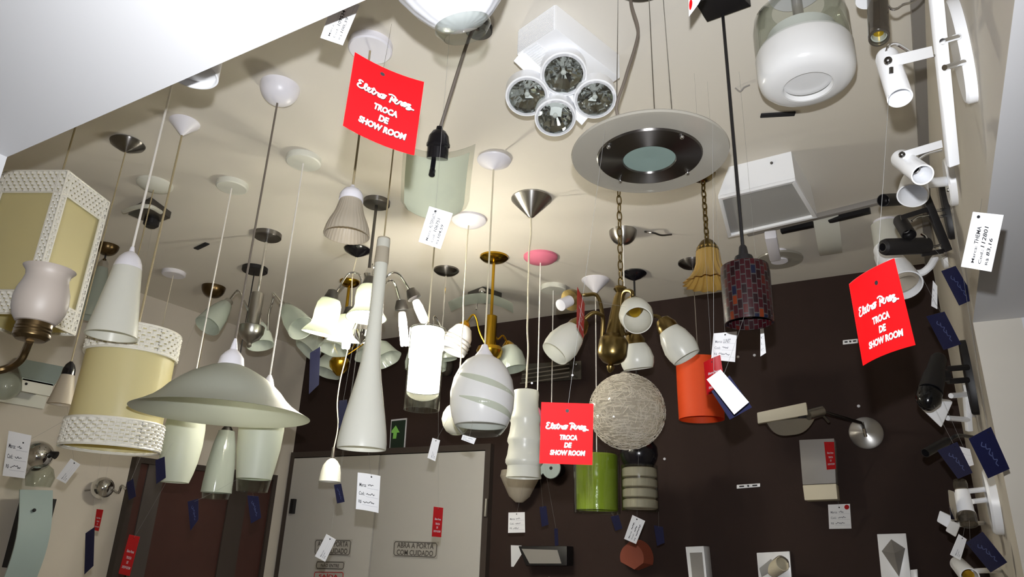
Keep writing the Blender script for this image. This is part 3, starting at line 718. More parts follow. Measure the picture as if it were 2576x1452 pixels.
# silver chandelier on the left
c = on_z(674, 588, ZC); X, Y = c.x, c.y; d0 = dep(line(X, Y, 800))
root = thing('chandelier', 'silver chandelier with a chrome bowl and drooping frosted glass cups, left of the lit one', 'chandelier', c)
put('canopy', lathe(G(), canopy_prof('disc', 36*mpp(c)), c), 'brushed_dark', root)
put('rod', tube(G(), [(X, Y, ZC-.02), line(X, Y, 735)], .0055, 10), 'chrome', root)
put('body', lathe(G(), vprof(X, Y, [(734, 5), (738, 16), (742, 17), (818, 17), (820, 30), (822, 33), (838, 32), (852, 24), (861, 9), (864, 6), (870, 7), (875, 2)]), (X, Y, 0), seg=40), 'steel', root)
hub = line(X, Y, 828)
cup = [(0, 9), (.08, 17), (.3, 24), (.6, 31), (1, 35)]
for pk, cap, tip, do in (((598, 731, 0), (572, 762), (522, 820), -.06), ((688, 738, 0), (716, 772), (758, 826), -.06), ((648, 775, .16), (650, 812), (656, 870), .20)):
    side = -1 if pk[0] < 640 else 1
    sx = 652+side*22 if pk[2] == 0 else 652
    put('arm', tube(G(), [pt(sx, 832, d0), pt(sx+(1 if side > 0 else -1)*2, 790, d0+pk[2]*.3), pt((sx+pk[0])/2+side*6, pk[1]+14, d0+pk[2]*.7), pt(pk[0], pk[1], d0+pk[2]), pt(*cap, d0+pk[2])], .0045, 10), 'chrome', root)
    P = (*cap, d0+pk[2]); Q = (*tip, d0+pk[2]+do*(1 if pk[2] == 0 else 0)-.05)
    aim('bulb_holder', root, P, Q, [(-.12, 5), (-.08, 12), (.1, 15), (.12, 6)], 'steel')
    aim('shade', root, P, Q, cup, 'haze_glass', .003)

# brass chandelier with flower glasses behind the lit one
c = on_z(880, 708, ZC); X, Y = c.x, c.y; d0 = dep(line(X, Y, 880))
root = thing('chandelier', 'brass chandelier with scalloped frosted flower glasses, far behind the lit bulbs', 'chandelier', c)
put('canopy', lathe(G(), canopy_prof('dome', 26*mpp(c)), c), 'brass', root)
put('rod', tube(G(), [(X, Y, ZC-.02), line(X, Y, 905)], .008, 10), 'brass', root)
put('body', lathe(G(), vprof(X, Y, [(898, 8), (903, 22), (912, 27), (926, 25), (938, 14), (946, 4)]), (X, Y, 0), seg=36), 'brass', root)
scal = lambda t, a: 1+.16*t*t*math.sin(6*a)
for cap, tip, dd in (((808, 850), (772, 884), -.05), ((850, 838), (838, 880), -.2), ((838, 892), (818, 938), .05), ((952, 862), (972, 906), .0), ((915, 850), (930, 890), .2)):
    P = (*cap, d0+dd); Q = (*tip, d0+dd-.05)
    put('arm', tube(G(), [line(X, Y, 905), pt((868+cap[0])/2, 868, d0+dd*.5), pt(cap[0]*.8+868*.2, cap[1]-16, d0+dd*.85), pt(*P)], .0045, 8), 'brass', root)
    aim('bulb_holder', root, P, Q, [(-.15, 5), (.0, 10), (.2, 11)], 'brass')
    aim('shade', root, P, Q, [(0, 10), (.2, 22), (.5, 28), (.8, 34), (1, 40)], 'haze_glass', .003, ripple=scal, seg=48)

# polished brass chandelier
c = on_z(1243, 646, ZC); X, Y = c.x, c.y; d0 = dep(line(X, Y, 850))
root = thing('chandelier', 'polished brass chandelier with swirled white glass cup, behind the swirled egg pendant', 'chandelier', c)
put('canopy', lathe(G(), canopy_prof('shallow', 36*mpp(c)), c), 'brass', root)
put('rod', tube(G(), [(X, Y, ZC-.02), line(X, Y, 800)], .007, 10), 'brass', root)
put('body', lathe(G(), vprof(X, Y, [(792, 6), (796, 15), (870, 15), (874, 30), (884, 34), (898, 30), (912, 14), (918, 3)]), (X, Y, 0), seg=36), 'brass', root)
hub = line(X, Y, 884); cupb = [(0, 10), (.12, 22), (.4, 32), (.75, 35), (1, 33)]
for n, (pk, cap, tip, dd, mt) in enumerate((((1188, 793), (1170, 818), (1138, 885), 0, 'opal_bright'), ((1266, 845), (1278, 868), (1292, 930), .05, 'haze_glass'), ((1222, 860), (1226, 880), (1226, 925), .18, 'haze_glass'))):
    sx = 1222+(-14 if n == 0 else 16 if n == 1 else 0)
    put('arm', tube(G(), [hub, pt(sx, 840, d0+dd*.3), pt((sx+pk[0])/2, pk[1]+8, d0+dd*.7), pt(*pk, d0+dd), pt(*cap, d0+dd)], .0045, 8), 'brass', root)
    P = (*cap, d0+dd); Q = (*tip, d0+dd-.05)
    aim('bulb_holder', root, P, Q, [(-.15, 6), (0, 15), (.18, 20), (.2, 8)], 'brass')
    sh = aim('shade', root, P, Q, cupb, mt, .003)
    if n == 0:
        A, B = pt(*P), pt(*Q); ax = (B-A).normalized(); a, b, _ = frame(ax); L = (B-A).length; s = d0/FP
        for k in range(3):
            put('swirl', tube(G(), [A+ax*L*(.55+.13*k+.05*math.sin(t/12*pi))+(a*math.cos(t*2*pi/24)+b*math.sin(t*2*pi/24))*35*s for t in range(25)], .0025, 6), 'grey_paint', root)

# chrome chandelier on a steel rod behind the lit cylinder
c = on_z(1123, 679, ZC); X, Y = c.x, c.y; d0 = dep(line(X, Y, 850))
root = thing('chandelier', 'chrome-armed chandelier on a thin steel rod, mostly behind the lit cylinder pendant', 'chandelier', c)
put('canopy', lathe(G(), canopy_prof('shallow', 32*mpp(c)), c), 'brushed_dark', root)
put('rod', tube(G(), [(X, Y, ZC-.02), line(X, Y, 860)], .005, 10), 'chrome', root)
put('body', lathe(G(), vprof(X, Y, [(855, 5), (860, 18), (880, 20), (892, 8), (896, 2)]), (X, Y, 0), seg=30), 'steel', root)
for pk, cap, tip, dd in (((1093, 796), (1118, 836), (1124, 905), .06), ((1060, 850), (1050, 870), (1045, 930), .1), ((1100, 866), (1098, 884), (1096, 930), .14)):
    P = (*cap, d0+dd); Q = (*tip, d0+dd-.04)
    put('arm', tube(G(), [line(X, Y, 868), pt((1108+pk[0])/2-8, (868+pk[1])/2, d0+dd*.5), pt(*pk, d0+dd), pt(*P)], .004, 8), 'chrome', root)
    aim('bulb_holder', root, P, Q, [(-.15, 5), (0, 12), (.15, 14)], 'steel'); aim('shade', root, P, Q, [(0, 10), (.2, 22), (.7, 28), (1, 26)], 'haze_glass', .003)

# antique brass chandelier on a chain
c = on_z(1556, 436, ZC); X, Y = c.x, c.y; d0 = dep(line(X, Y, 830))
root = thing('chandelier', 'antique brass chandelier on a link chain with opal glass cups pointing every way', 'chandelier', c)
put('canopy', lathe(G(), canopy_prof('dome', .05), c), 'brass_dark', root)
def chain(z0, z1, X, Y, n, r, w, mat, root):
    g = G(); L = (z0-z1)/n
    for i in range(n):
        zc = z0-L*(i+.5); a = YAW+.35+(pi/2 if i % 2 else 0); e = Vec((math.cos(a), math.sin(a), 0))
        P = [Vec((X, Y, zc))+e*w*math.cos(t)+Vec((0, 0, 1))*(L*.62)*math.sin(t) for t in [2*pi*k/16 for k in range(17)]]
        tube(g, P, r, 6, smooth=False)
    put('chain', g, mat, root)
chain(ZC-.03, zon(X, Y, 722), X, Y, 13, .0022, .0085, 'brass_dark', root)
Pq = line(X, Y, 720); q_ = dep(line(X, Y, 938))     # it leans: one cup is missing
aim('body', root, (1562, 720, dep(Pq)), (1534, 938, q_), [((y-720)/218, r) for y, r in ((720, 4), (724, 16), (730, 18), (738, 10), (744, 12), (752, 15), (770, 17), (846, 23), (856, 33), (862, 37), (894, 37), (904, 32), (913, 22), (918, 6), (924, 10), (932, 8), (938, 2))], 'brass_dark', seg=44)
hub = line(X, Y, 800); tul = [(0, 18), (.12, 27), (.35, 37), (.65, 43), (.85, 41), (1, 37)]
for pk, cap, tip, d1, d2, glass in (((1490, 788), (1455, 822), (1395, 890), -.02, -.08, 1), ((1475, 742), (1442, 752), (1410, 768), .10, .05, 0), ((1590, 735), (1592, 768), (1604, 806), -.14, -.25, 1), ((1650, 795), (1676, 820), (1728, 900), .03, -.02, 1), ((1590, 835), (1596, 856), (1606, 928), .12, .10, 1)):
    side = -1 if pk[0] < 1540 else 1
    P = (*cap, d0+d1); Q = (*tip, d0+d2)
    put('arm', tube(G(), [pt(1538+side*25, 868, d0+d1*.2), pt(1541+side*24, 805, d0+d1*.35), pt((1540+pk[0])/2+side*4, pk[1]+4, d0+d1*.7), pt(*pk, d0+d1), pt(cap[0]-side*4, cap[1]-8, d0+d1)], .0065, 10), 'brass_dark', root)
    sh = 1.0 if glass else 1.6
    aim('bulb_holder', root, P, Q, [(-.25*sh, 8), (-.2*sh, 18), (0, 27), (.16*sh, 28), (.18*sh, 12)], 'brass_dark')
    if glass: aim('shade', root, P, Q, tul, 'opal', .003, seg=48)
    aim('socket', root, P, Q, [(.1, 14), (.45 if glass else 1.0, 15), (.46 if glass else 1.02, 8)], 'gold_socket' if glass else 'white_plastic')

# gold tulip on a twisted chain
c = on_z(1767, 438, ZC); X, Y = c.x, c.y
root = thing('pendant_lamp', 'amber fluted tulip glass pendant on a twisted metal chain under the big frosted disc', 'pendant lamp', c)
put('canopy', lathe(G(), canopy_prof('dome', .045), c), 'brass_dark', root)
chain(ZC-.02, zon(X, Y, 606), X, Y, 10, .003, .008, 'brass_dark', root)
put('socket_cap', lathe(G(), vprof(X, Y, [(600, 4), (608, 16), (620, 25), (632, 30)]), (X, Y, 0)), 'brass_dark', root)
flut = lambda t, a: 1+(.035+.05*t*t)*math.sin(16*a)
put('shade', lathe(G(), shell(vprof(X, Y, [(624, 27), (640, 30), (665, 32), (682, 38), (698, 49), (713, 66)]), .003), (X, Y, 0), seg=128, ripple=lambda t, a: flut(1-abs(2*t-1), a)), 'amber', root, angle=60)

# ------------------------------------------------------------------ curved glass plate on a slanting cord
root = thing('pendant_lamp', 'curved greenish glass plate lamp with a black socket on a slanting grey cord', 'pendant lamp', on_z(1205, 70, ZC))
dT = dep(on_z(1170, 300, ZC))*.80
put('canopy', lathe(G(), canopy_prof('disc', 34*mpp(on_z(1205, 70, ZC))), on_z(1205, 70, ZC)), 'black', root)
put('cord', tube(G(), [on_z(1203, 74, ZC-.01), pt(1180, 96, dep(on_z(1203, 74, ZC))*.97), pt(1105, 330, dT)], .0045, 10), 'grey_cord', root)
aim('socket', root, (1106, 318, dT), (1100, 400, dT), [(0, 7), (.1, 9), (.14, 16), (.3, 25), (.5, 28), (.55, 30), (.62, 30), (.66, 27), (1, 27), (1.02, 6)], 'black_gloss')
g = G(); nu = 24; rows = ((362, 1016, 1196, 24), (440, 1010, 1186, 27), (505, 1008, 1180, 30), (524, 1020, 1172, 32))
def gl(u, v):
    i = min(int(v*3), 2); f = v*3-i; a, b = rows[i], rows[i+1]
    y, xl, xr, sag = (a[k]*(1-f)+b[k]*f for k in range(4))
    q = (2*u-1); return pt(xl+(xr-xl)*u, y+sag*(1-q*q)*.9, dT-.02+.05*(1-q*q)+.0)
def plate(u0, u1, v0, v1, th, nv=12, fwd=0):
    g = G(); vs = []
    for o in (0, th):
        for j in range(nv+1):
            for i in range(nu+1): vs.append(gl(u0+(u1-u0)*i/nu, v0+(v1-v0)*j/nv)+FF*(o-fwd))
    m = (nu+1)*(nv+1); ix = lambda i, j, k: k*m+j*(nu+1)+i; fs = []
    for j in range(nv):
        for i in range(nu): fs += [(ix(i, j, 0), ix(i+1, j, 0), ix(i+1, j+1, 0), ix(i, j+1, 0)), (ix(i, j, 1), ix(i, j+1, 1), ix(i+1, j+1, 1), ix(i+1, j, 1))]
    for i in range(nu): fs += [(ix(i, 0, 0), ix(i, 0, 1), ix(i+1, 0, 1), ix(i+1, 0, 0)), (ix(i, nv, 0), ix(i+1, nv, 0), ix(i+1, nv, 1), ix(i, nv, 1))]
    for j in range(nv): fs += [(ix(0, j, 0), ix(0, j+1, 0), ix(0, j+1, 1), ix(0, j, 1)), (ix(nu, j, 0), ix(nu, j, 1), ix(nu, j+1, 1), ix(nu, j+1, 0))]
    return g.add(vs, fs)
put('glass_plate', plate(0, 1, 0, 1, .006), 'clear', root)
put('frosted_field', plate(.05, .93, .07, .98, .0012, fwd=.004), 'green_edge', root)
aim('fixing_screw', root, (1088, 428, dT-.01), (1086, 440, dT-.02), [(0, 3), (.1, 8), (1, 8)], 'black_gloss')
put('back_plate', bar(G(), pt(1092, 395, dT+.02), pt(1086, 440, dT+.01), .012, .003, RR), 'black_gloss', root)

# ------------------------------------------------------------------ pleated white shade overhead
dU = .95
root = thing('pleated_shade', 'white pleated shade in plastic film hanging overhead at the top edge', 'lamp shade', pt(1135, -120, dU))
A, B = pt(1100, -230, dU), pt(1166, 74, dU); s = dU/FP
put('shade', lathe(G(), [((B-A).length*t, r*s) for t, r in ((0, 168), (.3, 168), (.5, 160), (.66, 142), (.8, 112), (.9, 82), (.96, 58), (.985, 30), (1.0, 2))], A, B-A, 144, lambda t, a: 1+.010*math.sin(18*a)), 'film_white', root, angle=50)
put('plastic_rim', lathe(G(), shell([((B-A).length*.95, 70*s), ((B-A).length*.99, 72*s), ((B-A).length*1.03, 62*s), ((B-A).length*1.06, 54*s)], .001), A, B-A, 48), 'clear', root)
put('hanger', tube(G(), [A, A+Vec((0, 0, ZC-A.z))], .005), 'white_cord', root)
put('canopy', lathe(G(), canopy_prof('disc', .05), (A.x, A.y, ZC)), 'white_plastic', root)

# ------------------------------------------------------------------ big frosted disc with a steel ring
c0 = on_z(1622, -70, ZC); X, Y = c0.x, c0.y
zD = EYE.z+ray(1633, 393).z*Y/ray(1633, 393).y; cD = on_z(1633, 393, zD); sD = mpp(cD); Rd = 199*sD
root = thing('disc_lamp', 'big flat frosted glass disc lamp with dark steel ring, hung on thin wires', 'pendant lamp', (cD.x, cD.y, ZC))
put('glass_disc', lathe(G(), [(.006, Rd*.3), (.006, Rd*.99), (.003, Rd), (-.001, Rd*.99), (-.001, Rd*.3), (.006, Rd*.3)], cD, seg=96), 'ring_glass', root)
put('steel_ring', lathe(G(), [(-.002, Rd*.325), (-.009, Rd*.335), (-.010, Rd*.34), (-.006, Rd*.655), (-.002, Rd*.67), (-.002, Rd*.325)], cD, seg=96), 'brushed_dark', root)
put('centre_glass', lathe(G(), [(-.004, .001), (-.006, Rd*.2), (-.006, Rd*.33), (.0, Rd*.33), (.0, .001)], cD, seg=64), 'ring_centre', root)
put('housing', lathe(G(), [(.006, Rd*.5), (.05, Rd*.48), (.06, Rd*.1)], cD, seg=48), 'steel', root)
for k in range(4):
    a = k*pi/2+1.0; put('screw', sphere(G(), cD+Vec((math.cos(a)*Rd*.63, math.sin(a)*Rd*.63, -.010)), .0045, 12, 8), 'chrome', root)
put('canopy', lathe(G(), canopy_prof('disc', .07), (cD.x, cD.y, ZC)), 'steel', root)
for k in range(3):
    a = YAW+2*pi*k/3+2.6; e = Vec((math.cos(a), math.sin(a), 0))
    put('wire', tube(G(), [cD+e*Rd*.45+Vec((0, 0, .04)), Vec((cD.x, cD.y, ZC-.01))+e*.06], .0009, 6), 'steel', root)
Tz = Vec((cD.x, cD.y, ZC-.02))
put('power_cord', tube(G(), [cD+Vec((0, 0, .05)), pt(1553, 288, dep(cD)), pt(1572, 200, dep(cD)+.02), pt(1597, 120, dep(cD)+.05), pt(1605, 72, dep(cD)+.07), pt(1588, 10, dep(cD)+.09), Tz+Vec((-.03, 0, 0))], .0035, 8), 'grey_cord', root)

# ------------------------------------------------------------------ bottle pendant in front of the lit chandelier
cB = on_z(1002, 262, ZC); X, Y = cB.x, cB.y
root = thing('pendant_lamp', 'long bottle-shaped white glass pendant with a slender neck, in front of the lit chandelier', 'pendant lamp', (X, Y, ZC))
sp = [(600, 15), (606, 17), (700, 16.5), (770, 17), (820, 18), (850, 20), (885, 22.5), (920, 26.5), (953, 32), (987, 39), (1020, 46), (1052, 53), (1090, 60), (1115, 63), (1130, 62.5)]
put('canopy', lathe(G(), canopy_prof('disc', .05), (X, Y, ZC)), 'white_plastic', root)
put('cord', tube(G(), [(X, Y, ZC-.01), line(X, Y, 604)], .0022, 8), 'tan_cord', root)
put('socket_cap', lathe(G(), vprof(X, Y, [(597, 6), (600, 16), (664, 18.4)]), (X, Y, 0)), 'smoke_frost', root)
put('shade', lathe(G(), shell(vprof(X, Y, sp), .003), (X, Y, 0), seg=64), 'opal', root)
# ------------------------------------------------------------------ fittings fixed to the ceiling
# square-bodied spotlight with four round heads
root = thing('spotlight', 'white ceiling spotlight with a ribbed box and four round reflector heads', 'spotlight', on_z(1400, 150, ZC))
zb = ZC-.075
q0, q1, q2, q3 = (on_z(*p, zb) for p in ((1300, 138), (1398, 72), (1560, 196), (1462, 262)))
up = Vec((0, 0, ZC-zb))
put('housing', slab(G(), [q0, q1, q2, q3], up), 'white_enamel', root, bevel=.003)
g = G()
e1, e2 = (q1-q0), (q2-q1); nrm = e1.cross(Vec((0, 0, 1))).normalized()
for k in range(14): bar(g, q0+up*(k+.5)/14-nrm*0+e1*.04, q1+up*(k+.5)/14-e1*.04, .0035, .004, (0, 0, 1))
for k in range(12): bar(g, q0+e2*(.02+.03*k)+e1*.06-Vec((0, 0, .001)), q0+e2*(.02+.03*k)+e1*.5-Vec((0, 0, .001)), .003, .003, e2)
put('louvre', g, 'white_enamel', root)
dS = dep(on_z(1400, 200, zb-.05))
put('mounting_bar', bar(G(), pt(1303, 140, dep(q0)-.01), pt(1474, 302, dS+.04), .035, .004, pt(1340, 100, dS)-pt(1300, 140, dS)), 'white_enamel', root)
put('cross_bar', bar(G(), pt(1322, 232, dS+.03), pt(1500, 240, dS+.03), .03, .004, UU), 'white_enamel', root)
put('cross_bar', bar(G(), pt(1415, 170, dS+.03), pt(1397, 292, dS+.03), .03, .004, RR), 'white_enamel', root)
dn = (Vec((0, 0, -1))*.8-FF*.55).normalized()
for hx, hy, hr, dd in ((1418, 183, 58, -.03), (1326, 238, 55, 0), (1497, 245, 54, 0), (1397, 292, 53, .02)):
    C = pt(hx, hy+4, dS+dd); r = hr*dS/FP; A = C-dn*.02
    h = put('lamp_head', lathe(G(), shell([(-.022, r*.35), (-.02, r*.9), (-.015, r), (.022, r), (.024, r*.97), (.024, r*.86)], .002), A, dn, 48), 'white_enamel', root)
    fac = [random.uniform(-.09, .09) for _ in range(400)]
    put('reflector', lathe(G(), shell([(.018, r*.86), (.012, r*.78), (.004, r*.62), (-.004, r*.42), (-.010, r*.18), (-.010, .001)], .0006), A, dn, 24, lambda t, a: 1+fac[int(min(t, 1-t)*22)*24+int(a*24/(2*pi)+.5) % 24]), 'chrome', h, angle=3)
    put('glass', lathe(G(), [(.020, .001), (.020, r*.86), (.0205, .001)], A, dn, 40), 'clear', h)
    put('burner', lathe(G(), [(-.009, .004), (.004, .006), (.010, .007), (.014, .002)], A, dn, 16), 'opal_bright', h)
# round drum ceiling lamp cut by the low ceiling's edge
zl = EYE.z+.69; c = on_z(482, 186, zl); r = 70*mpp(c)
root = thing('pendant_lamp', 'white drum pendant lamp half hidden by the low ceiling edge', 'pendant lamp', (c.x, c.y, ZC))
put('canopy', lathe(G(), canopy_prof('disc', .05), (c.x, c.y, ZC)), 'white_plastic', root)
put('cord', tube(G(), [(c.x, c.y, ZC-.01), (c.x, c.y, zl+.19)], .0028), 'white_cord', root)
put('housing', lathe(G(), [(.2, .01), (.19, r*.5), (.17, r*.96), (.0, r), (.0, r*.93), (.012, r*.92), (.16, r*.9), (.165, .01)], c, seg=56), 'white_enamel', root)
put('diffuser', lathe(G(), [(.008, .001), (.008, r*.6), (.012, r*.91), (.02, r*.91), (.02, .001)], c, seg=48), 'opal_bright', root)
# square metal plate with curved glass strip (left)
c = on_z(372, 530, ZC); s = mpp(c)
root = thing('ceiling_lamp', 'square steel ceiling plate with a curved white glass strip, left of the slotted ceiling', 'ceiling lamp', c)
put('plate', slab(G(), [on_z(*p, ZC-.03) for p in ((322, 540), (376, 512), (428, 550), (384, 566))], (0, 0, .03)), 'steel_dark', root, bevel=.002)
put('glass_strip', tube(G(), [on_z(312, 532, ZC-.05), on_z(345, 521, ZC-.07), on_z(378, 520, ZC-.075), on_z(404, 534, ZC-.05)], .009, 8), 'opal', root)
put('clip', sphere(G(), on_z(360, 514, ZC-.06), .008, 12, 8), 'chrome', root)
put('lamp_cap', lathe(G(), [(0, .03), (-.02, .03), (-.03, .02), (-.03, .001)], on_z(382, 555, ZC-.03)), 'black', root)
# square plate with posts (middle)
root = thing('ceiling_lamp', 'square grey ceiling plate with chrome posts holding curved glass, behind the brass rod', 'ceiling lamp', on_z(1212, 748, ZC))
pl = [on_z(*p, ZC-.025) for p in ((1176, 746), (1214, 732), (1262, 748), (1222, 766))]
put('plate', slab(G(), pl, (0, 0, .025)), 'steel_dark', root, bevel=.002)
for x, y in ((1200, 752), (1226, 752)):
    A = on_z(x, y, ZC-.025); put('post', tube(G(), [A, A-Vec((0, 0, .06))], .005, 8), 'chrome', root)
A = on_z(1212, 752, ZC-.085); ex = (pl[2]-pl[0]).normalized(); ey = Vec((-ex.y, ex.x, 0)); vs = []; n = 20
for j in range(n+1):
    u = 2*j/n-1
    for w in (-1, 1): vs.append(A+ex*u*.16+ey*w*.07+Vec((0, 0, -.05*u*u)))
g = G(); g.add(vs, [(2*i, 2*i+1, 2*i+3, 2*i+2) for i in range(n)]); g.add([v+Vec((0, 0, .005)) for v in vs], [(2*i, 2*i+2, 2*i+3, 2*i+1) for i in range(n)])
put('curved_glass', g, 'haze_glass', root)
put('bulb_holder', sphere(G(), A+Vec((0, 0, .04)), .018, 16, 8), 'chrome', root)
# fluorescent troffer box
zb = ZC-.085
cn = [on_z(*p, zb) for p in ((1806, 493), (2000, 447), (2056, 541), (1831, 592))]
tp = [on_z(1833, 420, ZC), on_z(1990, 381, ZC)]; tp += [tp[1]+(cn[2]-cn[1])*.86, tp[0]+(cn[3]-cn[0])*.86]
root = thing('ceiling_light', 'white box ceiling light with a grey diffuser, right of the big frosted disc', 'ceiling light', sum(cn, Vec())/4+Vec((0, 0, ZC-zb)))
put('housing', hexa(G(), cn+tp), 'white_enamel', root)
ce = sum(cn, Vec())/4
g = G(); inn = [ce+(p-ce)*.90 for p in cn]; dz = Vec((0, 0, -.012))
for k in range(4):
    a, b, i1, i2 = cn[k], cn[(k+1) % 4], inn[(k+1) % 4], inn[k]
    hexa(g, [a, b, i1, i2, a+dz, b+dz, i1+dz, i2+dz])
put('rim', g, 'white_enamel', root, bevel=.002)
put('diffuser', slab(G(), inn, (0, 0, -.002)), 'diffuser', root)
a = pt(1944, 396, dep(tp[0])); put('screw', sphere(G(), (tp[0]*.3+tp[1]*.7)*.75+(cn[0]*.3+cn[1]*.7)*.25, .005, 10, 6), 'steel_dark', root)
# disc plafon with white ballast, and two curved plafons
c = on_z(1958, 632, ZC); r = 60*mpp(c)
root = thing('ceiling_lamp', 'flat frosted glass disc on the ceiling with a white ballast box behind the mosaic pendant', 'ceiling lamp', c)
put('glass_disc', lathe(G(), shell([(-.045, .03), (-.045, r*.98), (-.04, r), (-.036, r*.98)], 0)[:4]+[(-.036, .03), (-.045, .03)], c, seg=56), 'ring_glass', root)
put('holder', lathe(G(), [(0, .035), (-.05, .035), (-.05, .001)], c, seg=24), 'white_plastic', root)
a, b = on_z(1938, 590, ZC-.06), on_z(1950, 648, ZC-.06)
put('ballast', box(G(), (a+b)/2, ((b-a).length, .045, .035), ((b-a).normalized(), Vec((0, 0, 1)).cross((b-a).normalized()), Vec((0, 0, 1)))), 'white_plastic', root, bevel=.006)
root = thing('ceiling_lamp', 'curved frosted glass plafon, narrow and bent, between the disc plafon and the white cone spot', 'ceiling lamp', on_z(2082, 615, ZC))
P = [on_z(*p, ZC-.05) for p in ((2047, 566), (2112, 562), (2122, 660), (2066, 668))]
g = G(); vs = []; n = 14
for i in range(n+1):
    t = i/n; z = Vec((0, 0, .045*(2*t-1)**2))
    vs += [P[0]*(1-t)+P[3]*t+z, P[1]*(1-t)+P[2]*t+z, P[1]*(1-t)+P[2]*t+z+Vec((0, 0, .006)), P[0]*(1-t)+P[3]*t+z+Vec((0, 0, .006))]
g.add(vs, [(4*i+k, 4*i+(k+1) % 4, 4*i+4+(k+1) % 4, 4*i+4+k) for i in range(n) for k in range(4)]+[(0, 1, 2, 3), (4*n+3, 4*n+2, 4*n+1, 4*n)])
put('glass', g, 'opal', root)
put('base', slab(G(), [P[0]*.7+P[3]*.3+Vec((0, 0, .02)), P[1]*.7+P[2]*.3+Vec((0, 0, .02)), P[1]*.3+P[2]*.7+Vec((0, 0, .02)), P[0]*.3+P[3]*.7+Vec((0, 0, .02))], (0, 0, .03)), 'white_plastic', root)
c = on_z(2226, 556, ZC); r = 38*mpp(c)
root = thing('ceiling_lamp', 'frosted cylinder plafon on the ceiling behind the black spot rail', 'ceiling lamp', c)
put('glass', lathe(G(), [(-.012, r*.9), (-.015, r), (-.13, r), (-.14, r*.93), (-.14, .001)], c, seg=40), 'opal', root)
put('base', lathe(G(), [(0, r*.8), (-.015, r*.8)], c, seg=40), 'white_plastic', root)

# ------------------------------------------------------------------ spots on the right wall
NX = Vec((-1, 0, 0))
def plate_on_wall(root, x, y, ru, rv, mat, th=.014, nm='wall_plate', d=None, up=(0, 0, 1)):
    C = on_x(x, y, XR) if d is None else pt(x, y, d)
    C = Vec((XR, C.y, C.z)); put(nm, disc_oval(G(), C, NX, up, ru, rv, th), mat, root); return C
def spot(root, p0, p1, r, d0, d1, mat, inner='white_enamel', bulb='grey_paint', nm='lamp_head'):
    A, B = pt(*p0, d0), pt(*p1, d1); L = (B-A).length; R = r*(d0+d1)/2/FP*offax(p0[0]); ax = B-A
    h = put(nm, lathe(G(), shell([(0, R*.55), (.004, R*.88), (.012, R), (L, R)], .0018), A, ax, 40), mat, root)
    put('socket', lathe(G(), [(L*.25, R*.7), (L*.62, R*.7), (L*.62, R*.55), (L*.45, R*.5), (L*.45, .001)], A, ax, 28), inner, h)
    put('contact', lathe(G(), [(L*.44, R*.48), (L*.60, R*.46), (L*.50, .001)], A, ax, 20), bulb, h)
    return h, A, B
# white rail with two cylinder spots
dR = 1.12
root = thing('spot_rail', 'white rail with white cylinder spots on an oval wall plate, upper right', 'spotlight', on_x(2430, 120, XR))
C = plate_on_wall(root, 2432, 122, .098, .05, 'white_enamel', .016)
zr = lambda y: 0
ra, rb = pt(2349, -60, 1.02), pt(2397, 415, 1.16)
put('rail', bar(G(), ra, rb, .017, .012, RR), 'white_enamel', root, bevel=.002)
for (x0, y0), (x1, y1) in (((2371, 104), (2412, 92)), ((2376, 170), (2424, 156))):
    put('post', tube(G(), [pt(x0, y0, 1.05 if y0 < 120 else 1.07), Vec((XR-.014, on_x(x1, y1, XR-.014).y, on_x(x1, y1, XR-.014).z))], .0045, 10), 'chrome', root)
h, A, B = spot(root, (2229, 136), (2264, 246), 32, 1.06, .99, 'white_enamel')
put('bracket', bar(G(), pt(2236, 156, 1.005), pt(2344, 130, 1.055), .016, .003, UU), 'white_enamel', root)
put('knob', sphere(G(), pt(2234, 152, 1.0), .0055, 14, 8), 'steel_dark', root)
put('slot', box(G(), pt(2242, 177, 1.003), (.004, .009, .004), (RR, UU, FF)), 'steel_dark', root)
put('wire', tube(G(), [pt(2229, 132, 1.04), pt(2237, 114, 1.05), pt(2255, 111, 1.06), pt(2272, 120, 1.07), pt(2292, 133, 1.08)], .0024, 8), 'chrome', root)
put('wire', tube(G(), [pt(2318, 146, 1.08), pt(2335, 143, 1.07), pt(2350, 140, 1.06)], .0024, 8), 'chrome', root)
h, A, B = spot(root, (2262, 396), (2321, 440), 29, 1.13, 1.04, 'white_enamel', 'steel_dark', 'ink')
put('bracket', bar(G(), pt(2272, 391, 1.075), pt(2368, 362, 1.125), .012, .003, UU), 'white_enamel', root)
put('knob', sphere(G(), pt(2269, 389, 1.075), .0048, 14, 8), 'steel_dark', root)
put('wire', tube(G(), [pt(2310, 402, 1.12), pt(2328, 390, 1.125), pt(2348, 384, 1.13), pt(2368, 379, 1.135)], .002, 8), 'chrome', root)
# smoky glass spot at the top edge
root = thing('spotlight', 'smoky glass tube spot with brass bulb socket under a white disc, top right', 'spotlight', on_z(2210, -60, ZC))
dK = 1.25
aim('lamp_head', root, (2206, -20, dK), (2211, 92, dK-.07), [(0, 18), (.05, 27), (1, 27)], 'smoke', .002)
aim('rim', root, (2210, 82, dK-.06), (2211, 96, dK-.07), [(0, 27), (.5, 28), (1, 27)], 'steel', .003)
aim('inner_glass', root, (2209, 60, dK-.05), (2211, 90, dK-.068), [(0, 14), (.6, 19), (1, 21)], 'haze_glass', .002)
aim('bulb_socket', root, (2207, 30, dK-.03), (2210, 84, dK-.06), [(0, 8), (.6, 10), (.75, 13), (1, 13)], 'gold_socket')
put('cap', lathe(G(), [(0, .001), (0, .026), (.006, .026), (.012, .018)], pt(2192, -6, dK), UU+FF*.5, 32), 'white_enamel', root)
put('stem', tube(G(), [pt(2206, -18, dK), on_z(2206, -70, ZC)], .006, 8), 'steel', root)
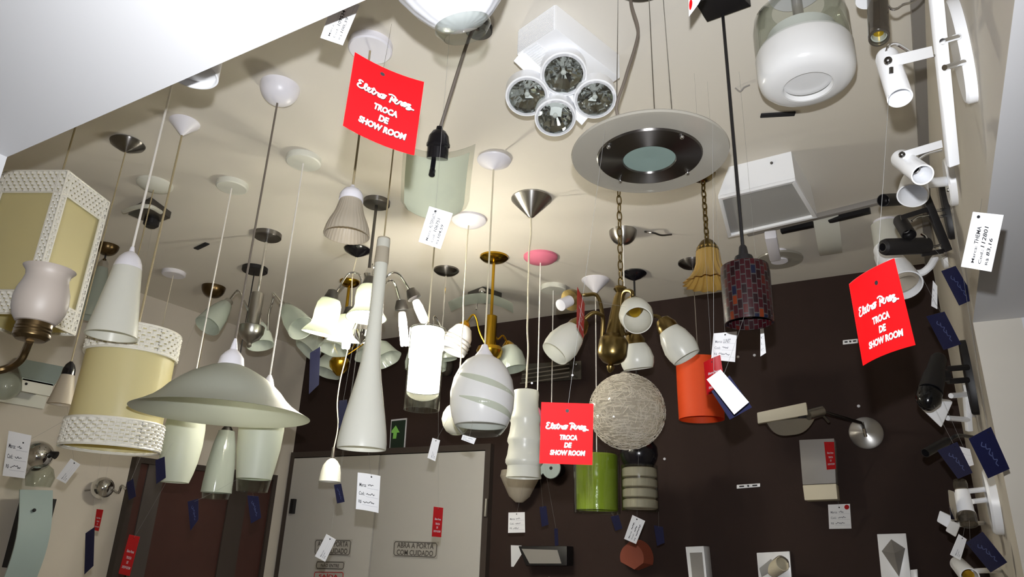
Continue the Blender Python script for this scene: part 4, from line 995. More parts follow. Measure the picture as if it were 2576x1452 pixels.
put('wire', tube(G(), [pt(2232, 12, dK), pt(2242, 22, dK), pt(2256, 22, dK), pt(2272, 12, dK), pt(2300, 2, dK+.02), pt(2330, -30, dK)], .0024, 8), 'chrome', root)
# white cup wall lamp
dW = 1.62
root = thing('wall_lamp', 'white cup wall lamp on a round white base, just below the white spot rail', 'wall lamp', on_x(2398, 455, XR))
aim('shade', root, (2303, 432, dW+.03), (2296, 492, dW-.03), [(0, 18), (.1, 27), (.5, 36), (1, 41)], 'white_enamel', .003)
C = plate_on_wall(root, 2400, 456, .058, .058, 'white_enamel', .016, 'base', d=None)
put('stem', tube(G(), [pt(2325, 462, dW), pt(2386, 456, dW+.03)], .012, 12), 'white_enamel', root)
put('screw', sphere(G(), pt(2386, 478, dW+.02), .005, 8, 6), 'steel', root)
# black rail with three black spots
dB = 1.86
root = thing('spot_rail', 'black rail with three black cylinder spots and yellow bulb centres on a black oval plate', 'spotlight', on_x(2385, 525, XR))
C = plate_on_wall(root, 2388, 528, .085, .04, 'black', .014)
put('rail', bar(G(), pt(2326, 490, 1.80), pt(2384, 632, 1.80), .02, .012, RR), 'black', root, bevel=.002)
for (x0, y0), (x1, y1) in (((2348, 531), (2382, 526)), ((2354, 547), (2386, 541))): put('post', tube(G(), [pt(x0, y0, 1.80), pt(x1, y1, 1.88)], .004, 8), 'chrome', root)
spot(root, (2285, 500), (2222, 504), 18, 1.86, 1.78, 'black', 'steel', 'gold_socket')
spot(root, (2262, 552), (2287, 592), 19, 1.84, 1.76, 'black', 'steel', 'gold_socket')
spot(root, (2220, 622), (2330, 618), 24, 1.76, 1.80, 'black', 'black', 'black')
put('bracket', bar(G(), pt(2266, 548, 1.79), pt(2342, 524, 1.80), .012, .004, UU), 'black', root)
put('bracket', bar(G(), pt(2318, 640, 1.79), pt(2372, 632, 1.80), .012, .004, UU), 'black', root)
put('wire', tube(G(), [pt(2294, 556, 1.80), pt(2310, 546, 1.80), pt(2336, 542, 1.80)], .003, 8), 'chrome', root)
put('wire', tube(G(), [pt(2318, 588, 1.80), pt(2330, 598, 1.79), pt(2326, 618, 1.79)], .0035, 8), 'chrome', root)
put('wire', tube(G(), [pt(2334, 610, 1.80), pt(2346, 620, 1.80), pt(2368, 616, 1.80)], .003, 8), 'chrome', root)
# big white cone spot behind the right red tag
dC = 1.95
root = thing('spotlight', 'large white round spot with a curved yoke, half behind the right red tag', 'spotlight', on_x(2390, 690, XR))
aim('lamp_head', root, (2240, 660, dC+.06), (2276, 718, dC-.04), [(-.35, 26), (-.3, 34), (0, 38), (.45, 44), (1, 48)], 'white_enamel', .004)
aim('reflector', root, (2250, 680, dC), (2276, 718, dC-.04), [(.3, 1), (.35, 34), (.9, 42), (.92, 34), (.5, 1)], 'smoke_frost')
put('yoke', tube(G(), [pt(2262, 678, dC), pt(2310, 688, dC), pt(2336, 674, dC), pt(2352, 650, dC+.02)], .010, 10), 'white_enamel', root)
put('stem', tube(G(), [pt(2350, 652, dC+.02), Vec((XR-.004, on_x(2380, 640, XR).y, on_x(2380, 640, XR).z))], .008, 10), 'white_enamel', root)
put('base', lathe(G(), [(0, .045), (.012, .045), (.016, .03), (.016, .001)], (XR, on_x(2380, 640, XR).y, on_x(2380, 640, XR).z), NX, 32), 'white_enamel', root)
put('holder', aim('collar', root, (2225, 628, dC+.1), (2250, 676, dC+.02), [(0, 30), (.5, 34), (1, 36)], 'white_enamel') and tube(G(), [pt(2240, 655, dC+.05), pt(2262, 678, dC)], .01), 'white_enamel', root)
# black double spot
dD = 1.98
root = thing('spotlight', 'black spot with a bulbous dark lamp on a black oval wall plate, mid right', 'spotlight', on_x(2452, 945, XR))
C = plate_on_wall(root, 2446, 948, .11, .05, 'black', .018)
aim('lamp_head', root, (2362, 898, dD), (2340, 985, dD-.08), [(0, 18), (.06, 22), (.4, 24), (.6, 30), (1, 32)], 'black', .003)
aim('bulb', root, (2342, 970, dD-.06), (2330, 1028, dD-.11), [(0, 22), (.3, 34), (.65, 33), (.9, 20), (1, 2)], 'lens_black')
put('pivot', tube(G(), [pt(2380, 944, dD-.01), pt(2352, 948, dD-.02)], .018, 12), 'black', root)
for y in (928, 960): put('bracket', tube(G(), [pt(2385, y, dD), pt(2435, y-4, dD+.01)], .008, 8), 'black', root)
# white wall spot under it
dE = 2.10
root = thing('spotlight', 'white wall spot with an angled plate, right below the black bulbous spot', 'spotlight', on_x(2440, 1005, XR))
put('lamp_head', hexa(G(), [pt(*p, dE-.08) for p in ((2308, 1020), (2340, 1008), (2398, 1010), (2368, 1078))]+[pt(*p, dE+.0) for p in ((2312, 1012), (2350, 1000), (2392, 1006), (2370, 1060))]), 'white_enamel', root, bevel=.006)
for (x0, y0), (x1, y1) in (((2392, 996), (2436, 992)), ((2384, 1052), (2436, 1056))): put('bracket', tube(G(), [pt(x0, y0, dE-.02), pt(x1, y1, dE+.03)], .008, 8), 'white_enamel', root)
put('wall_bar', bar(G(), pt(2430, 985, dE+.03), pt(2438, 1085, dE+.03), .016, .016, RR), 'white_enamel', root, bevel=.003)
C = plate_on_wall(root, 2446, 1000, .06, .045, 'white_enamel', .02, 'base')
# little black spot
root = thing('spotlight', 'small black stick spot low on the right, left of the blue maker tags', 'spotlight', on_x(2440, 1110, XR))
spot(root, (2385, 1108), (2328, 1140), 13, 2.1, 2.05, 'black', 'black', 'black')
put('bracket', tube(G(), [pt(2383, 1110, 2.1), pt(2410, 1096, 2.12), on_x(2448, 1100, XR)], .006, 8), 'black', root)
# chrome and white spot
dG = 1.90
root = thing('spotlight', 'white and chrome wall spot on a big round white base, lower right', 'spotlight', on_x(2515, 1260, XR))
C = plate_on_wall(root, 2510, 1262, .085, .06, 'white_enamel', .024, 'base')
aim('lamp_head', root, (2418, 1228, dG), (2432, 1300, dG-.04), [(0, 12), (.05, 17), (.2, 20), (.85, 23), (.86, 25), (1, 25)], 'white_enamel', .003)
aim('clear_tip', root, (2432, 1294, dG-.04), (2438, 1320, dG-.06), [(0, 25), (1, 24)], 'smoke', .002)
aim('clear_cap', root, (2414, 1208, dG), (2418, 1232, dG), [(0, 16), (.4, 19), (1, 18)], 'smoke', .002)
put('mirror_plate', hexa(G(), [pt(*p, dG-.05) for p in ((2384, 1232), (2400, 1236), (2412, 1312), (2392, 1308))]+[pt(*p, dG-.02) for p in ((2384, 1232), (2400, 1236), (2412, 1312), (2392, 1308))]), 'chrome', root, bevel=.003)
for (x0, y0), (x1, y1) in (((2436, 1236), (2488, 1230)), ((2446, 1262), (2496, 1256))): put('bracket', tube(G(), [pt(x0, y0, dG), pt(x1, y1, dG+.02)], .007, 10), 'white_enamel', root)
# bits at the lower right
dH = 2.0
root = thing('wall_lamp', 'pale square-headed wall lamp left of the chrome and white spot', 'wall lamp', on_x(2470, 1320, XR))
put('head', hexa(G(), [pt(*p, dH-.03) for p in ((2364, 1284), (2395, 1300), (2386, 1330), (2356, 1312))]+[pt(*p, dH+.03) for p in ((2368, 1286), (2400, 1300), (2390, 1330), (2360, 1312))]), 'white_enamel', root, bevel=.004)
put('shade', hexa(G(), [pt(*p, dH-.05) for p in ((2392, 1306), (2416, 1322), (2404, 1352), (2378, 1336))]+[pt(*p, dH+.02) for p in ((2392, 1306), (2416, 1322), (2404, 1352), (2378, 1336))]), 'opal_bright', root, bevel=.004)
put('arm', tube(G(), [pt(2404, 1320, dH), pt(2440, 1318, dH+.02), on_x(2476, 1316, XR)], .007, 8), 'white_enamel', root)
root = thing('spotlight', 'white round spot with a yellow bulb base at the bottom right corner', 'spotlight', on_x(2490, 1440, XR))
aim('lamp_head', root, (2418, 1428, 1.95), (2440, 1452, 1.88), [(-.6, 16), (-.4, 22), (1, 26)], 'white_enamel', .003)
aim('bulb_base', root, (2424, 1434, 1.92), (2440, 1452, 1.88), [(0, 14), (.8, 16), (.9, 1)], 'gold_socket')
put('bracket', tube(G(), [pt(2430, 1440, 1.92), pt(2470, 1436, 1.94), on_x(2520, 1436, XR)], .007, 8), 'white_enamel', root)

# ------------------------------------------------------------------ tulip lamp on the wall at the left edge
dL = dep(EYE+Vec((-1.06, .485, .30)))
root = thing('wall_lamp', 'frosted tulip glass wall lamp with ribbed bronze cup and curved arm at left edge', 'wall lamp', pt(100, 770, dL))
X, Y = pt(100, 770, dL).x, pt(100, 770, dL).y
put('shade', lathe(G(), shell(vprof(X, Y, [(816, 40), (812, 54), (800, 64), (780, 72), (758, 74), (735, 70), (714, 61), (700, 57), (688, 60), (678, 70)]), .003), (X, Y, 0), seg=56), 'tulip_glass', root)
put('cup', lathe(G(), vprof(X, Y, [(858, 8), (856, 40), (848, 50), (842, 51), (838, 49), (834, 51), (830, 48), (826, 50), (822, 48), (806, 49), (800, 46)]), (X, Y, 0), seg=48), 'bronze', root)
put('arm', tube(G(), [line(X, Y, 856), pt(66, 880, dL), pt(50, 908, dL), pt(14, 928, dL), pt(-40, 936, dL-.02), pt(-110, 930, dL-.06), Vec((-1.23, .40, EYE.z+.17))], .0055, 10), 'bronze', root)
put('base', lathe(G(), [(0, .05), (.01, .05), (.016, .03), (.016, .001)], (-1.23, .40, EYE.z+.17), (1, 0, 0), 32), 'bronze', root)
# ------------------------------------------------------------------ things on the brown back wall
def bq(pts_, Y): return [on_y(x, y, Y) for x, y in pts_]
BK = Vec((0, 1, 0))
def wall_box(g, px, t, t0=0): return slab(g, bq(px, YB-t), BK*(t-t0))
# swing-arm lamp
root = thing('swing_arm_lamp', 'brushed steel swing arm wall lamp with long flat shade on the brown wall', 'wall lamp', on_y(2179, 1090, YB))
Cb = on_y(2179, 1090, YB); rB = 44*mpp(Cb)
put('base', lathe(G(), [(0, rB), (.012, rB), (.02, rB*.9), (.03, rB*.4), (.03, .001)], Cb, -BK, 48), 'brushed_side', root)
dA = dep(Cb)-.1
put('pin', tube(G(), [pt(2168, 1062, dA+.04), pt(2178, 1098, dA+.04)], .007, 10), 'chrome', root)
put('arm', tube(G(), [Cb-BK*.02, pt(2165, 1064, dA), pt(2070, 1036, dA-.1)], .007, 10, smooth=False), 'steel_dark', root)
put('joint', tube(G(), [pt(2032, 1044, dA-.12), pt(2068, 1034, dA-.1)], .022, 16), 'steel', root)
put('lever', tube(G(), [pt(2066, 1040, dA-.1), pt(2086, 1062, dA-.1)], .006, 8), 'steel_dark', root)
put('shade_top', hexa(G(), [pt(x, y, dA-.16) for x, y in ((1904, 1038), (2028, 1012), (2032, 1044), (1906, 1066))]+[pt(x, y, dA-.08) for x, y in ((1906, 1046), (2030, 1018), (2034, 1046), (1908, 1068))]), 'cream_cord', root, bevel=.004)
g = G(); ov = [pt(1928+124*u, 1062-14*u+(40*(1-abs(2*u-1)**3.2)), dA-.1) for u in [i/20 for i in range(21)]]
g.add([v for v in ov]+[v+FF*.03 for v in ov], [tuple(range(21)), tuple(reversed(range(21, 42)))]+[(i, i+1, i+22, i+21) for i in range(20)]+[(20, 0, 21, 41)])
put('shade_flap', g, 'steel', root)
put('switch', box(G(), pt(2018, 1048, dA-.15), (.03, .014, .012), (RR, UU, FF)), 'black', root, bevel=.002)
# grey two-part sconce
root = thing('wall_sconce', 'tall grey box sconce with a pale lower end, under the swing arm lamp', 'wall lamp', on_y(2060, 1180, YB))
put('front', wall_box(G(), ((2010, 1107), (2098, 1103), (2103, 1216), (2019, 1220)), .09), 'grey_paint', root, bevel=.003)
put('lower_end', wall_box(G(), ((2019, 1221), (2103, 1217), (2107, 1256), (2024, 1259)), .095), 'cream_cord', root, bevel=.003)
# mounting strips
for px, lab in ((((1853, 1220), (1912, 1216), (1912, 1225), (1853, 1230)), 'bare metal mounting strip with two slots, lying across the brown wall at right'), (((2120, 856), (2158, 852), (2158, 863), (2120, 867)), 'bare metal mounting strip mostly behind the right red tag')):
    q = bq(px, YB-.006); r = solo('mounting_strip', slab(G(), q, BK*.006), 'white_enamel', lab, 'bracket', bevel=.002)
    ce = sum(q, Vec())/4; w = (q[1]-q[0])
    for k in (-.28, .28): put('slot', bar(G(), ce+w*(k-.1)-BK*.001, ce+w*(k+.1)-BK*.001, .006, .002, (0, 0, 1)), 'ink', r)
    put('hole', lathe(G(), [(0, .0045), (.002, .0045)], ce, -BK, 12), 'ink', r)
# white plate with grey kite
root = thing('wall_sconce', 'white plate sconce with a raised grey kite shape, low on the brown wall', 'wall lamp', on_y(2250, 1400, YB))
put('plate', wall_box(G(), ((2206, 1344), (2279, 1342), (2297, 1500), (2222, 1502)), .03), 'white_enamel', root, bevel=.003)
q = bq(((2242, 1357), (2277, 1380), (2262, 1452), (2218, 1387)), YB-.031); ap = on_y(2250, 1392, YB-.07)
put('kite', G().add(q+[ap]+[p+BK*.02 for p in q], [(0, 1, 4), (1, 2, 4), (2, 3, 4), (3, 0, 4), (8, 7, 6, 5), (0, 5, 6, 1), (1, 6, 7, 2), (2, 7, 8, 3), (3, 8, 5, 0)]), 'grey_paint', root, angle=10)
solo('wall_sconce', wall_box(G(), ((2290, 1434), (2308, 1432), (2312, 1500), (2296, 1500)), .05), 'white_enamel', 'narrow white box at the bottom edge beside the kite plate sconce', 'wall lamp', bevel=.003)
# narrow white frame sconce
root = thing('wall_sconce', 'narrow white box sconce with dark glass front, right of the terracotta sconce', 'wall lamp', on_y(1755, 1410, YB))
put('body', wall_box(G(), ((1724, 1376), (1770, 1374), (1782, 1500), (1738, 1502)), .10), 'white_enamel', root, bevel=.003)
put('glass', wall_box(G(), ((1735, 1391), (1766, 1390), (1776, 1498), (1746, 1500)), .102, .09), 'grey_paint', root)
# white plate with tilted tube
root = thing('wall_sconce', 'white square plate sconce with a small tilted tube spot, at the bottom edge', 'wall lamp', on_y(1946, 1425, YB))
put('plate', wall_box(G(), ((1903, 1391), (1986, 1387), (1995, 1500), (1912, 1502)), .02), 'white_enamel', root, bevel=.003)
dP = dep(on_y(1946, 1425, YB-.1))
aim('tube', root, (1942, 1436, dP+.02), (1968, 1418, dP-.04), [(0, 17), (.1, 19), (1, 19)], 'cream_cord', .003)
put('clamp', tube(G(), [pt(1944, 1412, dP), pt(1962, 1400, dP-.02), pt(1980, 1410, dP-.03), pt(1984, 1426, dP-.02)], .004, 8), 'steel', root)
put('bracket', hexa(G(), [pt(x, y, dP) for x, y in ((1910, 1430), (1940, 1406), (1950, 1432), (1916, 1452))]+[pt(x, y, dP+.05) for x, y in ((1910, 1430), (1940, 1406), (1950, 1432), (1916, 1452))]), 'diffuser', root, bevel=.003)
# black floodlight
root = thing('floodlight', 'black rectangular floodlight with a grey glass front, over a white card on the brown wall', 'floodlight', on_y(1365, 1400, YB))
put('body', wall_box(G(), ((1303, 1374), (1426, 1374), (1426, 1424), (1322, 1424)), .08), 'black', root, bevel=.006)
put('glass', wall_box(G(), ((1312, 1381), (1402, 1384), (1412, 1418), (1332, 1418)), .083, .07), 'grey_paint', root)
# terracotta shade
root = thing('wall_sconce', 'faded terracotta fan-shaped sconce, low on the brown wall', 'wall lamp', on_y(1605, 1400, YB))
C = on_y(1606, 1398, YB); r = 44*mpp(C); vs = []; n = 20
for k in (0, 1):
    for i in range(n+1):
        a = -.35+(pi+.7)*i/n; rr = r*(1 if k == 0 else .75)
        vs.append(C+Vec((math.cos(a)*rr*.95, -(.01 if k == 0 else .09), math.sin(a)*rr-.01)))
g = G(); g.add(vs+[C+Vec((0, -.06, -r*.75)), C+Vec((0, -.002, -r*.8))], [(i, i+1, n+2+i, n+1+i) for i in range(n)]+[tuple(range(n+1, 2*n+2))+(2*n+2,), (0, n+1, 2*n+2, 2*n+3), (n, 2*n+3, 2*n+2, 2*n+1), tuple(reversed(range(n+1)))+(2*n+3,)])
put('shade', g, 'terracotta', root)
# pale blue disc sconce, grey cone
root = thing('wall_sconce', 'pale blue lobed glass disc sconce with a centre screw, below the lower red tag', 'wall lamp', on_y(1385, 1182, YB))
C = on_y(1386, 1178, YB-.09); r = 26*mpp(C)
put('disc', lathe(G(), [(0, .001), (0, r*.96), (-.004, r), (-.008, r*.98), (-.008, .001)], C, -BK, 48), 'pale_blue', root)
C2 = on_y(1352, 1180, YB-.09); put('lobe', lathe(G(), [(-.002, .001), (-.002, r*.7), (-.010, r*.7), (-.010, .001)], C2, -BK, 36), 'pale_blue', root)
put('screw', lathe(G(), [(0, .009), (.005, .007), (.006, .001)], C, -BK, 16), 'ink', root)
put('backplate', lathe(G(), [(0, r*.7), (.085, r*.7)], C+BK*.09, -BK, 36), 'black', root)
root = thing('wall_sconce', 'dark grey glass cone sconce peeking out under the ribbed tube pendant', 'wall lamp', on_y(1305, 1220, YB))
C = on_y(1308, 1200, YB-.08); put('shade', lathe(G(), [(.03, .10), (0, .105), (-.10, .055), (-.13, .02), (-.13, .001)], C, (0, 0, 1), 36), 'smoke_frost', root)
put('backplate', box(G(), C+Vec((0, .05, 0)), (.08, .06, .1)), 'black', root, bevel=.004)
# rack with bars
root = thing('wall_light_bar', 'dark glass wall light with four thin chrome bars, behind the hanging cords', 'wall lamp', on_y(1395, 945, YB))
put('glass', wall_box(G(), ((1312, 916), (1462, 908), (1462, 954), (1312, 964)), .05, .04), 'smoke', root)
for k in range(4): put('bar', tube(G(), [on_y(1318-k*3, 932+k*11, YB-.07), on_y(1432, 916+k*10.5, YB-.07)], .004, 8), 'steel', root)
for x, y in ((1338, 964), (1440, 944), (1448, 916)): put('standoff', tube(G(), [on_y(x, y, YB), on_y(x, y, YB-.08)], .006, 10), 'steel_dark', root)
root = thing('wall_sconce', 'dark oval glass sconce in the shade behind the lit cylinder pendant', 'wall lamp', on_y(1125, 920, YB))
put('shade', sphere(G(), on_y(1125, 922, YB-.05), .055, 24, 14, (.7, .5, 1.1)), 'smoke', root)
put('backplate', box(G(), on_y(1125, 925, YB-.01), (.07, .02, .1)), 'black', root)
# exit sign
q = bq(((984, 1056), (1023, 1052), (1017, 1136), (979, 1138)), YB-.006)
root = solo('exit_sign', slab(G(), q, BK*.006), 'pale_line', 'dark green emergency exit sign with a leaf green arrow above the grey door', 'sign')
ce = sum(q, Vec())/4
put('panel', slab(G(), [ce+(p-ce)*.90-BK*.001 for p in q], BK*.001), 'exit_green', root)
def S(u, v): return ((q[0]*(1-u)+q[1]*u)*(1-v)+(q[3]*(1-u)+q[2]*u)*v)-BK*.003
put('arrow', G().add([S(*p) for p in ((.1, .35), (.35, .2), (.62, .42), (.45, .42), (.42, .6), (.2, .6), (.22, .42), (.1, .42))]+[S(*p)+BK*.001 for p in ((.1, .35), (.35, .2), (.62, .42), (.45, .42), (.42, .6), (.2, .6), (.22, .42), (.1, .42))], [tuple(range(8)), tuple(reversed(range(8, 16)))]), 'exit_leaf', root)
# screws and plugs left in the brown wall
for n, (x, y, t) in enumerate(((1857, 898, 'grey'), (1898, 894, 'pinkish'), (1672, 1155, 'white'), (2160, 1022, 'white'))):
    r = solo('wall_plug', lathe(G(), [(0, .007), (.004, .006), (.004, .001)], on_y(x, y, YB), -BK, 14), 'grey_paint' if t == 'grey' else 'pale_line', ['grey wall plug left in the brown wall under the mosaic pendant', 'pale wall plug just right of the grey one under the mosaic pendant', 'white wall plug in the brown wall right of the ringed cylinder pendant', 'white wall plug in the brown wall above the swing arm lamp base'][n], 'wall plug')
# door signs
def door_sign(px, lines, label, ink='sign_ink', plate='sign_grey'):
    q = bq(px, YB-.043); r = solo('door_sign', slab(G(), q, BK*.002), plate, label, 'sign')
    N = Vec((0, -1, 0))
    def S(u, v, o=0): return (q[0]*(1-u)+q[1]*u)*(1-v)+(q[3]*(1-u)+q[2]*u)*v+N*o
    g = G(); hh = (q[3]-q[0]).length; ww = (q[1]-q[0]).length
    a, b = .025, .025*ww/hh
    rr = [(a+.03, b), (1-a-.03, b), (1-a, b*2.2), (1-a, 1-b*2.2), (1-a-.03, 1-b), (a+.03, 1-b), (a, 1-b*2.2), (a, b*2.2)]
    tube(g, [S(u, v, .001) for u, v in rr]+[S(*rr[0], .001)], .0022, 6, smooth=False)
    put('border', g, ink, r)
    g = G(); n = len(lines)
    for i, s in enumerate(lines):
        v = (.5 if n == 1 else .30+.42*i); h = .17 if n == 2 else .25
        text_on(g, s, S, .09 if n == 2 else .18, v-h, .91 if n == 2 else .82, v+h*.9, .001, .02)
    put('lettering', g, ink, r)
door_sign(((990, 1359), (1103, 1363), (1099, 1406), (988, 1401)), ('ABRA A PORTA', 'COM CUIDADO'), 'grey warning sign with black capitals on the right door leaf')
door_sign(((792, 1356), (886, 1357), (881, 1400), (790, 1397)), ('ABRA A PORTA', 'COM CUIDADO'), 'grey warning sign with black capitals on the left door leaf, behind a tag')
door_sign(((796, 1411), (868, 1412), (865, 1435), (794, 1432)), ('NÃO ENTRE',), 'small grey one-line sign below the left door sign')
door_sign(((790, 1437), (866, 1438), (864, 1462), (788, 1461)), ('SAÍDA',), 'pinkish sign with dark red letters at the bottom edge of the left door', 'red_deep', 'sign_grey')

# ------------------------------------------------------------------ things on the left wall
PX = Vec((1, 0, 0))
root = thing('wall_lamp', 'chrome ball wall lamp with a clear glass, behind the left white price tag', 'wall lamp', on_x(92, 1150, XL))
C = on_x(92, 1148, XL+.10); put('ball', sphere(G(), C, 46*mpp(C), 32, 18), 'chrome', root)
put('arm', tube(G(), [on_x(92, 1148, XL), C], .012, 10), 'steel', root)
put('side_knob', aim('knob', root, (125, 1140, dep(C)), (142, 1146, dep(C)), [(0, 6), (1, 12)], 'black') and tube(G(), [pt(118, 1138, dep(C)), pt(128, 1141, dep(C))], .01), 'black', root)
put('glass', lathe(G(), shell([(0, .02), (.02, .045), (.06, .06), (.10, .05)], .002), pt(110, 1168, dep(C)), -Vec((0, 0, 1)), 28), 'clear', root)
root = thing('wall_lamp', 'chrome ball wall lamp with a small swivel bracket, left of the dark door', 'wall lamp', on_x(262, 1228, XL))
C = on_x(258, 1228, XL+.08); put('ball', sphere(G(), C, 31*mpp(C), 32, 18), 'chrome', root)
put('arm', tube(G(), [on_x(258, 1228, XL), C], .012, 10), 'steel', root)
put('bracket', tube(G(), [pt(284, 1232, dep(C)), pt(298, 1240, dep(C)), pt(306, 1222, dep(C)), pt(316, 1232, dep(C))], .006, 8), 'chrome', root)
put('spike', tube(G(), [pt(232, 1232, dep(C)), pt(214, 1234, dep(C))], .005, 8), 'steel', root)
# blue-grey glass panel sconce
root = thing('wall_sconce', 'tall blue-grey curved glass panel sconce at the lower left corner', 'wall lamp', on_x(80, 1360, XL))
X0 = XL+.13; g = G(); vs = []; n = 10
for i in range(n+1):
    t = i/n; bul = .05*math.sin(pi*t)
    for a, b in (((50, 1232), (2, 1475)), ((133, 1234), (84, 1475))):
        p = on_x(a[0]+(b[0]-a[0])*t, a[1]+(b[1]-a[1])*t, X0); vs.append(Vec((X0+bul, p.y, p.z)))
m = len(vs); vs += [v-PX*.006 for v in vs]
g.add(vs, [(2*i, 2*i+1, 2*i+3, 2*i+2) for i in range(n)]+[(m+2*i, m+2*i+2, m+2*i+3, m+2*i+1) for i in range(n)]+[(2*i, 2*i+2, m+2*i+2, m+2*i) for i in range(n)]+[(2*i+1, m+2*i+1, m+2*i+3, 2*i+3) for i in range(n)]+[(0, m, m+1, 1), (2*n, 2*n+1, m+2*n+1, m+2*n)])
put('glass_panel', g, 'panel_blue', root)
put('screw', sphere(G(), on_x(86, 1284, X0+.045), .008, 10, 6), 'ink', root)
put('base', box(G(), on_x(75, 1340, XL+.06), (.12, .1, .3)), 'black', root)
# box and glass lamp near the basket
root = thing('wall_lamp', 'pale trapezoid box wall lamp below the square basket lamp', 'wall lamp', on_x(95, 945, XL))
f = [on_x(*p, XL+.16) for p in ((56, 950), (136, 966), (128, 998), (55, 984))]; u = [on_x(*p, XL+.02) for p in ((40, 900), (172, 925), (136, 966), (56, 950))]
put('front', slab(G(), f, -PX*.015), 'old_white', root, bevel=.003)
put('top_glass', hexa(G(), [f[0], f[1], u[1], u[0]]+[f[0]-Vec((0, 0, .01)), f[1]-Vec((0, 0, .01)), u[1]-Vec((0, 0, .01)), u[0]-Vec((0, 0, .01))]), 'panel_blue', root)
put('screw', sphere(G(), on_x(66, 966, XL+.162), .006, 8, 6), 'ink', root)
put('back', box(G(), (XL+.01, (f[0].y+f[1].y)/2, (f[0].z+f[3].z)/2), (.02, .25, .14)), 'old_white', root)
put('side_arm', bar(G(), (f[0]+f[3])/2-PX*.01, (f[0]+f[3])/2-PX*.16, .02, .006, (0, 0, 1)), 'old_white', root)
put('side_arm', bar(G(), (f[1]+f[2])/2-PX*.01, (f[1]+f[2])/2-PX*.16, .02, .006, (0, 0, 1)), 'old_white', root)
root = thing('wall_lamp', 'round grey-green glass globe wall lamp at the left edge under the tulip lamp arm', 'wall lamp', on_x(12, 970, XL))
C = on_x(14, 972, XL+.12); put('globe', sphere(G(), C, 42*mpp(C), 28, 16), 'haze_glass', root); put('arm', tube(G(), [Vec((XL, C.y, C.z)), C], .012, 8), 'steel', root)

# ------------------------------------------------------------------ hanging tags
red_tag('large red sale tag turned and curled, upper left of the picture centre', [(893, 131), (1067, 206), (1042, 390), (863, 315)], .80, a=60, b=-136, bend=-10, hole=(.42, .10), string=on_z(985, 60, ZC))
red_tag('red sale tag facing straight out, beside the crystal ball pendant', [(1362, 1012), (1493, 1016), (1490, 1170), (1357, 1166)], 1.08, b=-25, hole=(.5, .13), string=(1431, 790))
red_tag('shiny red sale tag bent sideways, in front of the white cone spot at right', [(2137, 715), (2250, 650), (2303, 868), (2172, 920)], .80, a=55, b=40, bend=-12, mat='red_tag_gloss', hole=(.6, .17), string=(2185, 380, .95))
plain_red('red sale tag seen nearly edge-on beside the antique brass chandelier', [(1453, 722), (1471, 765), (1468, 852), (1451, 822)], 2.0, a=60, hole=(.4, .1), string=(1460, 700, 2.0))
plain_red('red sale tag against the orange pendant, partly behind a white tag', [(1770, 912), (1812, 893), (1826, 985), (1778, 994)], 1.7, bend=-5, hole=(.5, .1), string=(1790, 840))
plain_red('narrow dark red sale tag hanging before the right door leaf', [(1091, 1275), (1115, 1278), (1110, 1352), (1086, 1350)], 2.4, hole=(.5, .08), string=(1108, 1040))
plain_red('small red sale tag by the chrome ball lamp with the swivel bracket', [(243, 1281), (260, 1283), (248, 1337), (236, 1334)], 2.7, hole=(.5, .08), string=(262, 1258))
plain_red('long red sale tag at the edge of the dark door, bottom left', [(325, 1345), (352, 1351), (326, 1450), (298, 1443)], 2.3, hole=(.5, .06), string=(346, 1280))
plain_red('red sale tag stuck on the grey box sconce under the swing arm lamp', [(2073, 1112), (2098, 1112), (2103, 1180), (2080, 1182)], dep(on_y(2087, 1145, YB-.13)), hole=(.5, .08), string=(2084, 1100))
price_tag('white price tag half in shadow hanging under the low ceiling edge', [(806, 95), (842, -8), (905, 12), (862, 114)], .98, hand=('', '109534', '100,39'), hole=None, string=Vec(on_z(880, -40, ZC)))
price_tag('white price tag hanging from the curved glass plate lamp', [(1053, 608), (1080, 519), (1139, 537), (1108, 627)], 1.25, hand=('ALTERNATIVA', '106751', '104,59'), hole=(.92, .3), string=(1098, 500))
price_tag('white price tag hanging under the low ceiling at the right edge', [(2418, 671), (2448, 533), (2525, 541), (2494, 684)], .92, hand=('THEMA', '112801', '83,16'), hole=(.92, .2), string=on_z(2470, 500, ZS))
price_tag('white price tag below the red mosaic pendant', [(1795, 839), (1854, 834), (1849, 911), (1789, 905)], 1.75, hand=('LUNET', '~', '~'), string=(1823, 800), ink='grey_ink')
price_tag('narrow white price tag turned edge-on right of the mosaic pendant', [(1913, 828), (1921, 826), (1927, 888), (1913, 897)], 1.7, hand=('~', '', '~'), hole=None, string=(1917, 800), ink='grey_ink')
price_tag('white price tag hanging in front of the grey double door', [(900, 1189), (957, 1198), (952, 1291), (895, 1281)], 1.9, hand=('~', '~', '~'), hole=(.6, .07), string=(930, 1150), bend=-3)
price_tag('tilted white price tag over the left door sign', [(792, 1400), (821, 1344), (845, 1358), (818, 1414)], 2.3, small=True, hole=(.9, .5), string=(838, 1290), ink='grey_ink')
price_tag('small tilted white tag hanging before the brown wall above the right door leaf', [(1075, 1152), (1088, 1102), (1107, 1108), (1095, 1161)], 2.2, small=True, hole=(.92, .5), string=(1100, 1040), ink='grey_ink')
price_tag('square white price tag on the brown wall right of the doors', [(1279, 1290), (1320, 1289), (1321, 1340), (1278, 1341)], 3.0, hand=('~', '~', '~'), string=(1300, 1240), ink='grey_ink')
price_tag('tilted white price tag above the terracotta sconce', [(1570, 1356), (1591, 1296), (1623, 1311), (1600, 1369)], 2.7, hand=('~', '~', '~'), hole=(.92, .4), string=(1608, 1285))
price_tag('white price tag in front of the chrome ball lamp at far left', [(22, 1084), (79, 1096), (62, 1204), (6, 1197)], 1.9, hand=('~', '~', '~'), hole=(.7, .2), string=(70, 1040))
